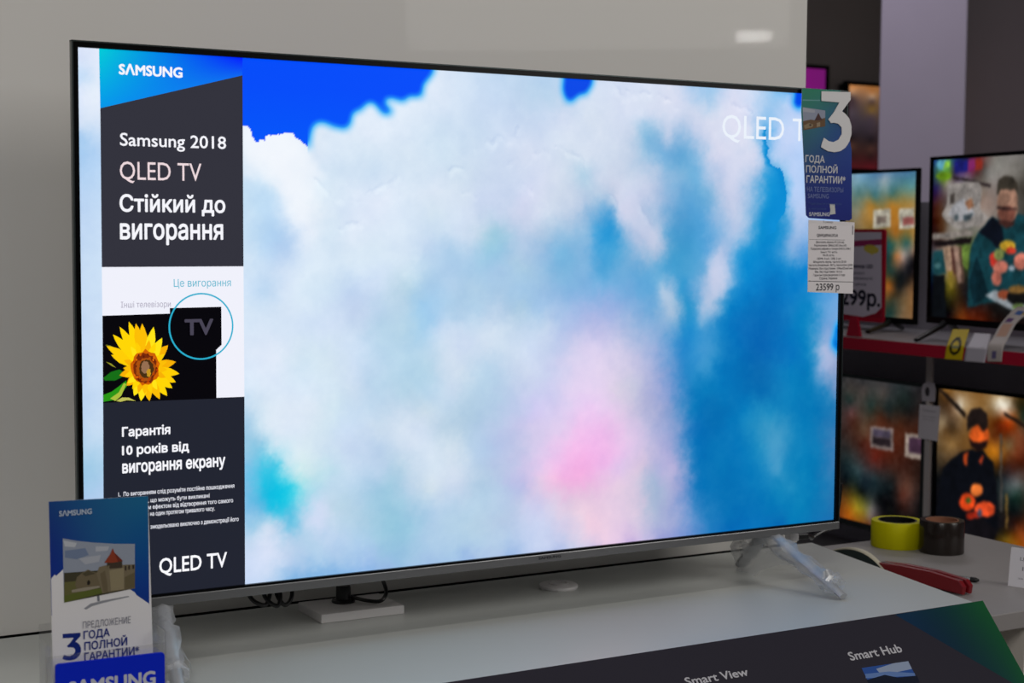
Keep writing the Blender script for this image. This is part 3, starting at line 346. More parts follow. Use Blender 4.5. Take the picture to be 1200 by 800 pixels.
FLOWER = [('p',(20,110,20),[(-517.7,-56),(-509.1,-49.7),(-499.6,-47.2),(-491,-53.3),(-504.5,-59.4),(-515.9,-59)]),('p',(40,150,20),[(-518,-75),(-508.4,-71.6),(-500.7,-66.3),(-492.1,-59.9),(-491.2,-65.7),(-498,-75),(-506.6,-81.2),(-518,-82.6)]),('p',(170,190,60),[(-510.4,-79.2),(-500.8,-72.9),(-495,-62.7),(-492.1,-63.8),(-498,-76.9),(-504.7,-82.3)]),('p',(190,190,90),[(-503.8,-82.3),(-497.1,-78.8),(-489.4,-79.2),(-481.7,-83.4),(-491.3,-82),(-499,-83.5)]),('p',(150,150,40),[(-514.7,-38.1),(-508.1,-43.1),(-503.4,-45.2),(-509,-40.2)]),('p',(140,140,40),[(-515.4,-19.2),(-509.7,-20.3),(-502.2,-24.3),(-508.8,-22.2)]),('p',(255,214,0),[(-471.1,-40.4),(-473.9,-21.9),(-479,-7.6),(-484.6,1.1),(-488.5,5.7),(-488.8,-0.2),(-488,-10.5),(-483.5,-24.9),(-474.6,-41.5)]),('p',(252,190,0),[(-469.2,-41.2),(-466.9,-24.3),(-468,-10.5),(-471,-1.5),(-473.6,3.5),(-475.5,-1.7),(-477.5,-10.9),(-477,-24.6),(-472.9,-41.3)]),('p',(255,228,20),[(-466.7,-44.3),(-457.3,-34.7),(-452.2,-25.4),(-450.9,-17.9),(-450.8,-13.4),(-454.8,-15.7),(-460.6,-20.5),(-466.2,-29.5),(-469.9,-42.3)]),('p',(248,176,0),[(-466.1,-48.4),(-453.8,-49.4),(-444.3,-47.4),(-438.4,-43.8),(-435.3,-40.9),(-439.4,-39.4),(-446.3,-38),(-455.9,-39.5),(-466.9,-44.8)]),('p',(255,206,0),[(-467.3,-51),(-457.1,-59.4),(-447.5,-63.7),(-440,-64.5),(-435.5,-64.2),(-438.1,-60.5),(-443.4,-55.1),(-452.8,-50.4),(-465.7,-47.7)]),('p',(255,214,0),[(-469.2,-52.3),(-463.4,-64.7),(-456.4,-73.1),(-449.9,-77.4),(-445.6,-79.3),(-446.3,-74.7),(-448.8,-67.4),(-455.4,-58.6),(-466.2,-50.1)]),('p',(252,190,0),[(-472,-51.9),(-473.7,-64.3),(-472.2,-74.2),(-468.9,-80.6),(-466.2,-84.1),(-464.4,-80.2),(-462.7,-73.4),(-463.6,-63.4),(-468.3,-51.6)]),('p',(255,228,20),[(-474,-50.2),(-481.2,-58.9),(-484.4,-67.1),(-484.4,-73.6),(-483.6,-77.5),(-480.2,-75.5),(-475.6,-71.1),(-471.8,-63),(-470.5,-51.8)]),('p',(248,176,0),[(-474.6,-46.3),(-485,-45.4),(-492.8,-47.5),(-497.3,-51.1),(-499.6,-53.9),(-496.2,-55.4),(-490.4,-56.7),(-482.5,-55.2),(-473.7,-50)]),('p',(255,206,0),[(-475,-42.6),(-487.8,-31),(-499.6,-24.1),(-508.6,-21.4),(-514,-20.6),(-510.8,-25.1),(-504.4,-32),(-492.9,-39.5),(-476.9,-45.7)]),('p',(255,214,0),[(-472.5,-40.7),(-479.2,-23.3),(-487.1,-10.6),(-494.3,-3.3),(-499,0.3),(-498.1,-5.5),(-495.2,-15.3),(-487.8,-28.3),(-475.7,-42.5)]),('p',(252,190,0),[(-470.1,-40.9),(-470.3,-23.5),(-473.3,-9.7),(-477.6,-1),(-480.8,3.7),(-482,-1.8),(-482.7,-11.4),(-480.2,-25.2),(-473.7,-41.5)]),('p',(255,228,20),[(-467.6,-42.2),(-461.1,-27.5),(-458.6,-14.8),(-459.3,-5.8),(-460.5,-0.6),(-463.7,-4.8),(-468.1,-12.6),(-471.1,-25.2),(-471.3,-41.3)]),('p',(248,176,0),[(-466.2,-45.7),(-455.1,-39.5),(-448.1,-32.4),(-445.1,-26),(-444,-21.8),(-448.3,-22.7),(-455,-25.5),(-462.3,-32.2),(-468.8,-43)]),('p',(255,206,0),[(-466.3,-50),(-454,-55.6),(-443.3,-57.3),(-435.8,-56.1),(-431.5,-54.6),(-435.1,-51.7),(-441.8,-47.9),(-452.3,-45.7),(-465.7,-46.4)]),('p',(255,214,0),[(-468.1,-51.6),(-459.8,-61.8),(-451.2,-68),(-444,-70.2),(-439.6,-70.8),(-441.4,-66.7),(-445.5,-60.4),(-453.7,-53.9),(-465.9,-48.7)]),('p',(252,190,0),[(-470.4,-52.3),(-468,-65.2),(-463.4,-74.6),(-458.1,-80),(-454.4,-82.7),(-454,-78.3),(-454.6,-70.9),(-458.8,-61.3),(-467,-50.9)]),('p',(255,228,20),[(-473.2,-51.4),(-478,-62.8),(-479.2,-72.7),(-477.6,-79.6),(-475.9,-83.7),(-473.2,-80.4),(-469.7,-74.3),(-468,-64.6),(-469.5,-52)]),('p',(248,176,0),[(-474.5,-48.2),(-483.7,-51.8),(-489.3,-56.9),(-491.5,-62.1),(-492.1,-65.7),(-488.5,-65.5),(-483,-64.2),(-477,-59.5),(-472,-51)]),('p',(255,206,0),[(-474.6,-43.7),(-486.1,-35.3),(-496.5,-31),(-504.3,-30.4),(-508.9,-30.7),(-506,-34.4),(-500.1,-39.7),(-489.9,-44.4),(-476,-47)]),('p',(255,214,0),[(-473.7,-41.4),(-483.3,-26.2),(-493.3,-15.8),(-501.6,-10.5),(-506.7,-8),(-504.8,-13.4),(-500.2,-22.1),(-490.7,-32.9),(-476.4,-43.8)]),('p',(252,190,0),[(-467.7,-49),(-459.6,-51.9),(-452.7,-52.3),(-448,-50.9),(-445.4,-49.5),(-447.9,-47.6),(-452.3,-45.4),(-459.2,-44.7),(-467.6,-46.3)]),('p',(248,176,0),[(-468.5,-49.9),(-461.8,-55.6),(-455.4,-58.4),(-450.4,-58.7),(-447.4,-58.3),(-449.1,-55.8),(-452.5,-52.1),(-458.7,-49),(-467.4,-47.5)]),('p',(255,214,0),[(-469.3,-50.5),(-464.6,-58.3),(-459.3,-63.2),(-454.5,-65.3),(-451.4,-66),(-452.2,-63),(-454.4,-58.3),(-459.5,-53.2),(-467.4,-48.6)]),('p',(255,228,20),[(-470.3,-50.9),(-467.9,-60),(-464,-66.6),(-460,-70.2),(-457.2,-71.9),(-457.1,-68.7),(-457.9,-63.4),(-461.4,-56.7),(-467.9,-49.7)]),('p',(255,206,0),[(-471.2,-51),(-471.3,-60.7),(-469.4,-68.2),(-466.4,-72.9),(-464.1,-75.4),(-463.2,-72.2),(-462.5,-66.8),(-464.1,-59.2),(-468.6,-50.4)]),('p',(252,190,0),[(-472.2,-50.7),(-474.8,-60.1),(-474.8,-67.9),(-473.2,-73.2),(-471.6,-76.2),(-469.9,-73.4),(-467.9,-68.3),(-467.4,-60.5),(-469.4,-50.9)]),('p',(248,176,0),[(-473,-50.2),(-477.9,-58.3),(-480,-65.6),(-479.7,-71),(-479,-74.2),(-476.6,-72.1),(-473.3,-67.8),(-470.9,-60.6),(-470.4,-51)]),('p',(255,214,0),[(-473.6,-49.3),(-480.5,-55.4),(-484.4,-61.5),(-485.5,-66.6),(-485.6,-69.8),(-482.8,-68.4),(-478.5,-65.5),(-474.3,-59.5),(-471.3,-50.8)]),('p',(255,228,20),[(-474,-48.2),(-482.1,-51.6),(-487.4,-56),(-489.9,-60.3),(-490.9,-63.2),(-487.8,-62.9),(-483,-61.5),(-477.5,-57.4),(-472.3,-50.3)]),('p',(255,206,0),[(-474,-47),(-482.6,-47.3),(-488.9,-49.6),(-492.5,-52.7),(-494.3,-55),(-491.4,-55.8),(-486.6,-56.2),(-480.1,-54.3),(-473.1,-49.6)]),('p',(252,190,0),[(-473.7,-45.9),(-481.9,-43.1),(-488.6,-43),(-493.2,-44.6),(-495.7,-46),(-493.3,-47.8),(-488.8,-49.8),(-482.1,-50.4),(-473.7,-48.5)]),('p',(248,176,0),[(-473.1,-44.9),(-480.2,-39.3),(-486.8,-36.7),(-491.9,-36.6),(-494.9,-37),(-493.1,-39.5),(-489.4,-43),(-483,-46),(-474.1,-47.3)]),('p',(255,214,0),[(-472.4,-44.1),(-477.9,-36.2),(-483.7,-31.4),(-488.7,-29.4),(-491.9,-28.7),(-490.8,-31.8),(-488.2,-36.5),(-482.7,-41.6),(-474.1,-46.1)]),('p',(255,228,20),[(-471.5,-43.6),(-475,-34),(-479.6,-27.2),(-484,-23.6),(-487,-21.9),(-486.8,-25.3),(-485.4,-30.8),(-481.1,-37.8),(-473.8,-45)]),('p',(255,206,0),[(-470.6,-43.3),(-471.7,-32.7),(-474.6,-24.6),(-478.2,-19.7),(-480.7,-17.2),(-481.3,-20.7),(-481.2,-26.6),(-478.7,-34.8),(-473.2,-44.1)]),('p',(252,190,0),[(-469.7,-43.4),(-468.3,-32.5),(-469.2,-23.8),(-471.6,-18),(-473.5,-14.9),(-474.8,-18.3),(-476.2,-24.2),(-475.6,-33),(-472.4,-43.5)]),('p',(248,176,0),[(-468.8,-43.7),(-464.9,-33.6),(-463.8,-24.9),(-464.8,-18.8),(-466,-15.3),(-468.1,-18.3),(-470.7,-23.7),(-472.2,-32.3),(-471.5,-43.3)]),('p',(255,214,0),[(-468,-44.4),(-461.9,-35.8),(-458.9,-27.9),(-458.5,-22),(-458.8,-18.5),(-461.6,-20.7),(-465.4,-25.2),(-468.8,-32.9),(-470.5,-43.4)]),('p',(255,228,20),[(-467.5,-45.4),(-459.7,-39.1),(-455,-32.7),(-453.2,-27.4),(-452.7,-24),(-455.9,-25.4),(-460.6,-28.4),(-465.6,-34.6),(-469.6,-43.7)]),('p',(255,206,0),[(-467.2,-46.6),(-458.4,-43.2),(-452.4,-38.8),(-449.5,-34.4),(-448.2,-31.5),(-451.5,-31.8),(-456.6,-33.1),(-462.8,-37.2),(-468.8,-44.4)]),('p',(252,190,0),[(-467.3,-47.8),(-458.4,-47.7),(-451.7,-45.6),(-447.7,-42.5),(-445.7,-40.2),(-448.7,-39.4),(-453.8,-38.9),(-460.6,-40.6),(-468.1,-45.2)]),('p',(205,95,0),[(-455.9,-46.9),(-455.9,-51.1),(-455.4,-56.1),(-458,-59.4),(-461.6,-60.9),(-464,-64.2),(-467.3,-65.7),(-470.9,-64.8),(-474.6,-66.3),(-477.2,-62.5),(-480.6,-61.1),(-483.3,-58.2),(-484.9,-54.3),(-486.5,-50.3),(-487.4,-45.8),(-487.6,-41),(-484.3,-37.8),(-483.4,-33.3),(-480.9,-30.1),(-477.1,-29.2),(-473.7,-29),(-470.5,-24.9),(-467.1,-28.1),(-463.8,-29.6),(-459.7,-30.2),(-457.8,-34.4),(-456.2,-38.4),(-454.1,-42.4)]),('p',(120,40,5),[(-459,-47.3),(-457.3,-51.3),(-459.3,-54.4),(-461.5,-56.7),(-462.3,-60.9),(-464.6,-63.9),(-468.1,-62.2),(-470.9,-64.2),(-473.6,-62.4),(-476.9,-62.7),(-479.4,-60.4),(-480.3,-56.3),(-483.5,-54.2),(-483.9,-50.3),(-484.3,-46.4),(-484.3,-42.4),(-482.2,-39.3),(-481.4,-35.4),(-479.4,-32.3),(-475.7,-33),(-473.7,-29),(-470.5,-30.5),(-467.6,-30.7),(-465.3,-33.2),(-462,-33.4),(-460.8,-37.3),(-457.7,-39.4),(-458.5,-43.8)]),('p',(170,80,10),[(-459.3,-47.8),(-460.1,-50.7),(-460.3,-53.8),(-462.7,-55.2),(-464.3,-57.1),(-465.3,-60.7),(-467.8,-61.7),(-470.3,-61.1),(-473,-62.1),(-474.5,-58.2),(-477.7,-58.8),(-477.7,-54.6),(-481.3,-53.6),(-481,-50.1),(-481.2,-47),(-482.1,-43.5),(-480.6,-40.6),(-479.2,-37.9),(-475.8,-38.2),(-474.5,-35.6),(-472.1,-35.9),(-470.1,-35.3),(-467.9,-35.6),(-464.9,-34.1),(-464.2,-38.3),(-462.3,-39.8),(-460.5,-41.9),(-458.6,-44.5)]),('p',(70,45,15),[(-460.7,-47.7),(-461.3,-50.2),(-462.7,-52),(-463.3,-54.3),(-464.4,-56.2),(-466.5,-56.2),(-467.9,-58.1),(-469.8,-57.7),(-471.7,-57.8),(-473.5,-57.1),(-475.1,-55.7),(-476.3,-53.8),(-477.3,-51.7),(-477.3,-49.3),(-477.9,-47.1),(-477.1,-44.9),(-477.1,-42.6),(-476.1,-40.5),(-475,-38.5),(-473.1,-38),(-471.3,-38),(-469.6,-36.8),(-467.9,-37.8),(-465.9,-37.6),(-464.6,-39.5),(-463.3,-41.2),(-461.6,-42.7),(-461.8,-45.4)]),('p',(150,110,80),[(-466,-45.6),(-466.2,-47),(-466.3,-48.5),(-467.4,-49.2),(-467.7,-50.9),(-468.4,-52.4),(-469.6,-52.2),(-470.7,-52.7),(-472,-52.8),(-473.1,-52),(-474,-51),(-474.9,-49.9),(-475.5,-48.5),(-475.1,-46.7),(-475.5,-45.3),(-475.2,-43.9),(-474.7,-42.6),(-474.5,-41),(-473.5,-40.4),(-472.8,-39.1),(-471.7,-38.7),(-470.6,-39.5),(-469.5,-39),(-468.6,-39.7),(-467.4,-40),(-467.3,-41.9),(-466.7,-43),(-465.9,-44.1)]),('p',(200,150,30),[(-464.5,-52.4),(-464.3,-53.5),(-464.8,-54.3),(-465.2,-55),(-465.1,-56.8),(-465.9,-56.2),(-466.4,-56.4),(-466.9,-56.7),(-467.4,-56.7),(-467.8,-56.1),(-468.4,-56.1),(-469.1,-55.7),(-468.7,-54),(-469.1,-53.3),(-469.4,-52.2),(-469.6,-51),(-469.5,-49.7),(-468.5,-49.7),(-468.3,-48.4),(-468,-47.3),(-467.3,-48.4),(-466.8,-47.3),(-466.3,-48.3),(-465.6,-47.6),(-465,-48),(-464.9,-49.3),(-465.1,-50.7),(-464.9,-51.5)]),('p',(230,110,10),[(-481.9,-54.7),(-482.4,-56),(-483.4,-55.9),(-483.9,-54.7),(-483.4,-53.4),(-482.4,-53.5)]),('p',(90,25,5),[(-479.4,-58.3),(-479.9,-59.5),(-480.8,-59.5),(-481.3,-58.2),(-480.8,-57),(-479.8,-57)]),('p',(190,60,0),[(-483,-38.9),(-483.5,-40.1),(-484.5,-40.1),(-484.9,-38.8),(-484.5,-37.6),(-483.5,-37.6)]),('p',(230,110,10),[(-460,-35.2),(-460.5,-36.4),(-461.5,-36.4),(-462,-35.1),(-461.5,-33.9),(-460.5,-33.9)]),('p',(90,25,5),[(-466.8,-31.5),(-467.3,-32.7),(-468.2,-32.7),(-468.7,-31.4),(-468.2,-30.2),(-467.2,-30.2)]),('p',(190,60,0),[(-478.2,-59.2),(-478.7,-60.4),(-479.7,-60.4),(-480.2,-59.1),(-479.7,-57.9),(-478.7,-57.9)]),('p',(230,110,10),[(-460,-37.4),(-460.5,-38.7),(-461.5,-38.6),(-461.9,-37.4),(-461.4,-36.1),(-460.5,-36.2)]),('p',(90,25,5),[(-471.5,-33.6),(-472,-34.8),(-473,-34.8),(-473.5,-33.5),(-473,-32.3),(-472,-32.3)]),('p',(190,60,0),[(-466.8,-61.9),(-467.3,-63.1),(-468.3,-63.1),(-468.8,-61.8),(-468.3,-60.6),(-467.3,-60.6)]),('p',(230,110,10),[(-460.7,-38),(-461.2,-39.2),(-462.2,-39.2),(-462.7,-37.9),(-462.2,-36.7),(-461.2,-36.7)]),('p',(90,25,5),[(-477.8,-59.2),(-478.3,-60.4),(-479.3,-60.3),(-479.8,-59.1),(-479.3,-57.9),(-478.3,-57.9)]),('p',(190,60,0),[(-465.5,-59.3),(-466,-60.5),(-467,-60.5),(-467.5,-59.2),(-467,-58),(-466,-58)]),('p',(230,110,10),[(-479.8,-37),(-480.3,-38.2),(-481.2,-38.2),(-481.7,-36.9),(-481.2,-35.7),(-480.3,-35.7)]),('p',(90,25,5),[(-458.9,-38.5),(-459.4,-39.7),(-460.4,-39.7),(-460.8,-38.4),(-460.3,-37.2),(-459.4,-37.2)]),('p',(190,60,0),[(-456.4,-49.1),(-456.9,-50.4),(-457.9,-50.3),(-458.4,-49.1),(-457.9,-47.8),(-456.9,-47.9)]),('p',(230,110,10),[(-479.2,-56.5),(-479.7,-57.7),(-480.7,-57.7),(-481.2,-56.4),(-480.7,-55.2),(-479.7,-55.2)]),('p',(90,25,5),[(-477.2,-32),(-477.6,-33.2),(-478.6,-33.2),(-479.1,-31.9),(-478.6,-30.7),(-477.6,-30.7)]),('p',(190,60,0),[(-456.2,-48),(-456.7,-49.3),(-457.7,-49.2),(-458.2,-48),(-457.7,-46.7),(-456.7,-46.8)]),('p',(230,110,10),[(-482.8,-53.8),(-483.3,-55),(-484.2,-55),(-484.7,-53.7),(-484.2,-52.5),(-483.3,-52.5)]),('p',(90,25,5),[(-457.2,-47.2),(-457.7,-48.4),(-458.7,-48.4),(-459.2,-47.1),(-458.7,-45.9),(-457.7,-45.9)]),('p',(190,60,0),[(-455.8,-50.1),(-456.3,-51.3),(-457.3,-51.3),(-457.8,-50),(-457.3,-48.8),(-456.3,-48.8)]),('p',(230,110,10),[(-473.7,-59.8),(-474.2,-61),(-475.2,-61),(-475.6,-59.7),(-475.1,-58.5),(-474.2,-58.5)]),('p',(90,25,5),[(-461.5,-56.7),(-462,-57.9),(-463,-57.9),(-463.5,-56.6),(-463,-55.4),(-462,-55.4)]),('p',(190,60,0),[(-460.4,-53.6),(-460.9,-54.8),(-461.9,-54.8),(-462.3,-53.5),(-461.8,-52.3),(-460.9,-52.3)]),('p',(230,110,10),[(-455.4,-42.6),(-455.9,-43.9),(-456.9,-43.8),(-457.4,-42.6),(-456.9,-41.3),(-455.9,-41.4)]),('p',(90,25,5),[(-459.1,-37.9),(-459.6,-39.2),(-460.6,-39.1),(-461.1,-37.9),(-460.6,-36.6),(-459.6,-36.7)]),('p',(190,60,0),[(-473.4,-59.2),(-473.9,-60.4),(-474.8,-60.4),(-475.3,-59.1),(-474.8,-57.9),(-473.8,-57.9)]),('p',(230,110,10),[(-477.6,-56.3),(-478.1,-57.5),(-479.1,-57.5),(-479.5,-56.2),(-479,-55),(-478.1,-55)]),('p',(90,25,5),[(-480.5,-44.2),(-481,-45.4),(-481.9,-45.4),(-482.4,-44.1),(-481.9,-42.9),(-480.9,-42.9)]),('p',(190,60,0),[(-477.8,-56.5),(-478.3,-57.7),(-479.3,-57.7),(-479.8,-56.4),(-479.3,-55.2),(-478.3,-55.2)])]
STEXT = [('SΛMSUNG',-497.3,-425.3,278.2,11.5,'H',(246,246,252),0.035),('Samsung 2018',-496.8,-375,200.5,14,'H',(246,246,252),0.012),('QLED TV',-497.4,-404.3,163.5,19.6,'H',(238,218,222),-0.006),('Стійкий до',-498.1,-376.3,127.8,18.3,'H',(246,246,252),0.022),('вигорання',-498,-379.1,97.2,15.1,'x',(246,246,252),0.022),('Це вигорання',-437.5,-370.3,44.1,8.2,'H',(70,180,205),0),('Інші телевізори',-497.8,-441.2,21.6,6.2,'H',(165,160,180),0),('Гарантія',-498.2,-443,-122.8,10.5,'H',(246,246,252),0.03),('10 років від',-498.4,-421.3,-143.4,10.5,'H',(246,246,252),0.03),('вигорання екрану',-498.4,-378.3,-163.9,9.4,'x',(246,246,252),0.03),('1.  По вигоранням слід розуміти постійне пошкодження',-503.1,-367.7,-189.7,4.8,'H',(225,226,235),0.02),('пікселями, що можуть бути викликані',-496,-397.5,-198.9,4.6,'H',(225,226,235),0.02),('непомітним ефектом від відтворення того самого',-495.6,-369.3,-206.7,4.8,'H',(225,226,235),0.02),('зображення на один протягом тривалого часу.',-495.7,-391.5,-214.4,4.8,'H',(225,226,235),0.02),('2.  Зображення змодельовано виключно з демонстрації його',-503.1,-362.7,-229.2,4.8,'H',(225,226,235),0.02),('QLED TV',-457.3,-377.1,-281.8,17.6,'H',(250,250,255),0.014),('QLED TV',330.1,504.5,238.7,31.1,'H',(234,241,251),0)]
TVTXT = ('TV',-425.4,-391.5,-11.2,18.4,'H',(72,68,84),0.03)
BRO_CARD = [(-614.3,223.9),(-513.6,221.6),(-509.1,47.7),(-612,54.3)]
BRO_BLUE = [(-614.3,224.3,24,70,138),(-586.4,219.5,26,88,148),(-551.9,222,28,104,156),(-514,221.6,24,112,158),(-614.7,195.9,20,58,142),(-578.2,197,28,88,150),(-514.4,191.5,10,96,158),(-615,170.1,16,50,146),(-612.8,148.2,14,50,150),(-565.6,169.7,26,90,155),(-517.3,160.6,6,84,158),(-515.9,129.3,6,64,156),(-513.4,108.4,8,56,150)]
BRO_WHITE = [(-612.9,145.7),(-609.4,149.6),(-607.8,148.2),(-600.9,154),(-600.5,125.2),(-533.7,126.7),(-528.4,122.6),(-526.7,119.7),(-517.8,112.5),(-513.8,109.4),(-509.1,47.7),(-612,54.3)]
BRO_PIC = [('p',(156,164,180),[(-600.9,185.6),(-586.9,181.7),(-569.8,178.4),(-548.1,175.1),(-527.9,173.2),(-528.4,127),(-548.7,126.6),(-570.5,123.7),(-600.5,120)]),('p',(196,200,208),[(-600.5,183.4),(-587,179.6),(-588.7,175.4),(-598.9,177.2)]),('p',(186,190,200),[(-568.1,174.3),(-554.3,173),(-556,168.8),(-568.2,169)]),('p',(120,136,166),[(-599,172.9),(-578.5,173.5),(-575.1,166.2),(-587.2,163),(-599.1,165.9)]),('p',(180,184,194),[(-585.5,163.7),(-563,165),(-564.9,158.2),(-578.7,156.9)]),('p',(70,66,48),[(-600.1,150.4),(-587.3,150),(-563.2,149.3),(-528.1,149.2),(-528.4,127),(-600.5,120)]),('p',(106,104,60),[(-600.2,140.9),(-583.2,140.8),(-563.3,142.2),(-563.4,131.7),(-600.5,121.7)]),('p',(116,104,80),[(-589.2,137.9),(-587.4,144.7),(-582.2,148.6),(-576.2,151.4),(-570.2,148.2),(-565,146.8),(-562.6,131.6),(-579,131.6),(-587.6,132.5)]),('p',(84,76,56),[(-582.2,147.7),(-575.3,150.5),(-568.5,146.3),(-578.8,144.7)]),('p',(40,34,28),[(-577.2,139.3),(-575.4,140.9),(-573.8,138.1),(-574.7,135.5),(-577.2,135.8)]),('p',(156,146,128),[(-592.7,132.2),(-579,133.4),(-565.2,133.6),(-564.3,131.8),(-579,129.9),(-592.7,129.6)]),('p',(96,106,44),[(-600.4,127),(-582.5,129.4),(-563.5,130.8),(-560,126),(-570.5,124.5),(-600.5,120)]),('p',(126,114,90),[(-567.6,146.2),(-564.9,152.9),(-558,154),(-528.1,151.9),(-528.4,127),(-548.7,126.6),(-561.8,125.3)]),('p',(150,138,108),[(-554.5,148.4),(-539.6,149.5),(-539.9,127.4),(-553,127)]),('p',(106,96,70),[(-538.9,139.7),(-528.2,143.9),(-528.4,127.9),(-539,127.3)]),('p',(110,98,74),[(-564.1,145.8),(-558.9,148.8),(-555.7,126.4),(-560.9,126.1)]),('p',(70,58,46),[(-557.1,157.4),(-541.3,156.7),(-541.4,149.7),(-556.3,150.3)]),('p',(128,116,92),[(-556.2,152.9),(-554.5,153.6),(-554.8,127.2),(-556.5,127.4)]),('p',(150,62,38),[(-550.8,170.9),(-549.1,166.3),(-540.4,156.7),(-550.1,155.9),(-559.7,156.8),(-553.5,165)]),('p',(118,46,30),[(-550.8,170.9),(-549.1,166.3),(-540.4,156.7),(-545.7,156.3)]),('p',(60,50,42),[(-535.2,151.7),(-533.4,151.5),(-533.5,147.1),(-535.2,147.3)]),('p',(60,50,42),[(-538.7,151.6),(-537,151.4),(-537,146.6),(-538.8,146.8)]),('p',(60,50,42),[(-530.8,151.7),(-529,151.5),(-529,147.5),(-530.8,147.7)])]
BRO_LINES = [('p',(150,152,158),[(-581,111.7),(-574,116.1),(-561.9,117.9),(-535.5,119.8),(-533.8,118.7),(-560.2,115.5),(-572.3,113.3),(-578.4,110.5)]),('p',(120,124,130),[(-567.4,123.8),(-564.8,123.9),(-564.5,117.7),(-567.1,117.6)])]
BRO_TXT = [('SΛMSUNG',-604.4,-571.6,208,5.6,'H',(186,200,220),0.03),('ПРЕДЛОЖЕНИЕ',-582.1,-533.2,91.6,6.6,'H',(128,128,140),-0.004),('ГОДА',-581.6,-554.9,80.6,7.9,'H',(16,42,130),0.02),('ПОЛНОЙ',-580.9,-537,68.8,8.2,'H',(16,42,130),0.02),('ГАРАНТИИ*',-581,-524.7,57.8,8.2,'H',(16,42,130),0.02)]
BRO_3 = [('p',(16,42,130),[(-602.4,88.4),(-584.4,87.5),(-584.4,84),(-585.5,83),(-589.8,78.8),(-587.7,77.6),(-585.4,75.3),(-584.1,71.7),(-584.1,68.2),(-585.5,64.7),(-587.9,62),(-591.1,60.6),(-594.8,60.2),(-599.1,60.9),(-603,62.8),(-602.4,64.5),(-601.1,67),(-598.2,65.4),(-595.3,64.9),(-592.1,65.9),(-590.1,68.4),(-590.2,71.4),(-592.3,73.2),(-595.2,73.8),(-596.8,73.7),(-598.3,75.4),(-595.1,78.2),(-591.4,83),(-602.4,84)])]
PLATE = [(-617.3,66.8),(-507.4,65.1)]
PLATE_TXT = ('SΛMSUNG',-605.6,-517,33,14.6,'H',(206,208,218),0.035)
LEAF_CARD = [(-109.5,97.5),(-103.4,98.4),(-39.6,98.7),(-38.8,68.7),(-30.5,55.8),(-22,36.8),(-16.7,15.2),(-13.5,-82),(-18.7,-85.1),(-92.8,-82.2),(-98.3,-78.1),(-102.9,-16.1),(-110.2,66.8)]
LEAF_COL = [(-109.5,97.5,22,128,96),(-75.5,96.9,24,130,104),(-39.6,98.7,28,120,110),(-109.1,81,30,126,104),(-78.2,77.7,36,120,116),(-38.8,69.9,34,92,130),(-106.6,43.2,34,104,118),(-77.1,34.8,34,98,132),(-52.3,45.3,22,84,140),(-104.4,13.6,36,92,124),(-68.6,8.8,26,72,134),(-20.1,22.4,22,66,150),(-102.1,-16.1,24,66,128),(-60,-21,16,52,132),(-17.3,-20,14,50,140),(-99.5,-57.8,14,36,128),(-58.9,-63.2,14,36,132),(-16.1,-62.5,12,40,136),(-95.9,-81.7,14,34,126),(-14,-82,12,34,128)]
LEAF_PIC = [('p',(96,156,156),[(-108.3,82.8),(-76.8,83.7),(-76.7,82.3),(-108.3,81)]),('p',(146,152,172),[(-108.1,72.2),(-67,69.3),(-66.5,48.4),(-105.8,40.9)]),('p',(170,172,184),[(-107.3,71.6),(-85.7,69),(-85.6,65.5),(-107.2,65.7)]),('p',(104,74,44),[(-106.8,52.7),(-93.1,55.6),(-83.8,54.8),(-66.8,59.1),(-66.5,47.2),(-105.8,40.3)]),('p',(140,120,90),[(-105.2,46.8),(-96,50.8),(-88.3,48.7),(-89.7,45.1),(-103.5,42.2)]),('p',(70,36,36),[(-86.1,54.7),(-82.4,60.8),(-79.4,65.7),(-76.2,61.1),(-71.4,55.3)]),('p',(60,40,34),[(-96,48.4),(-92.9,49.7),(-91.3,47.4),(-94.4,46.1)]),('p',(150,130,104),[(-82.1,51.3),(-76,52.8),(-75.8,46.8),(-82,45.4)])]
LEAF_3 = [(-75.5,95.7),(-22.1,97.1),(-21.8,86.3),(-24.9,83.2),(-37.2,69.4),(-30.8,66),(-23.5,59.7),(-19.2,49),(-18.9,38.1),(-22.6,27.1),(-29.5,18.4),(-38.9,13.3),(-49.9,11.4),(-62.5,12.6),(-74.3,17.6),(-72.9,23),(-69.2,30.9),(-60.5,26.4),(-51.8,25.5),(-42.5,29.4),(-36.7,37.5),(-37.4,46.5),(-43.8,51.7),(-52.5,52.7),(-57.2,52.1),(-62,56.9),(-52.9,66.3),(-42.3,81.7),(-75.2,82.2)]
LEAF_TXT = [('ГОДА',-101.6,-66.3,-4.1,9.5,'H',(206,206,212),0.02),('ПОЛНОЙ',-100.2,-42.3,-18.4,9.5,'H',(206,206,212),0.02),('ГАРАНТИИ*',-98.9,-27.3,-32.7,9.8,'H',(206,206,212),0.02),('НА ТЕЛЕВИЗОРЫ',-97.5,-31,-45,6.4,'H',(120,134,180),0),('SAMSUNG',-95.8,-57.6,-54.1,6.2,'H',(120,134,180),0),('SΛMSUNG',-92.8,-55.4,-79.2,5.4,'H',(200,202,214),0.03),('Подробности у продавцов',-94.8,-33.7,-63.1,3,'H',(60,84,150),0),('в магазине',-93.8,-61.9,-70.3,3,'H',(60,84,150),0)]
LEAF_FIG = [('p',(206,206,200),[(-55.8,-61.9),(-46.4,-61.8),(-44.4,-75.7),(-55.4,-77),(-54,-70.3)])]
TAG_CARD = [(-92.2,-84.6),(-6.9,-87.4),(-7.3,-189.9),(-91.3,-186.3)]
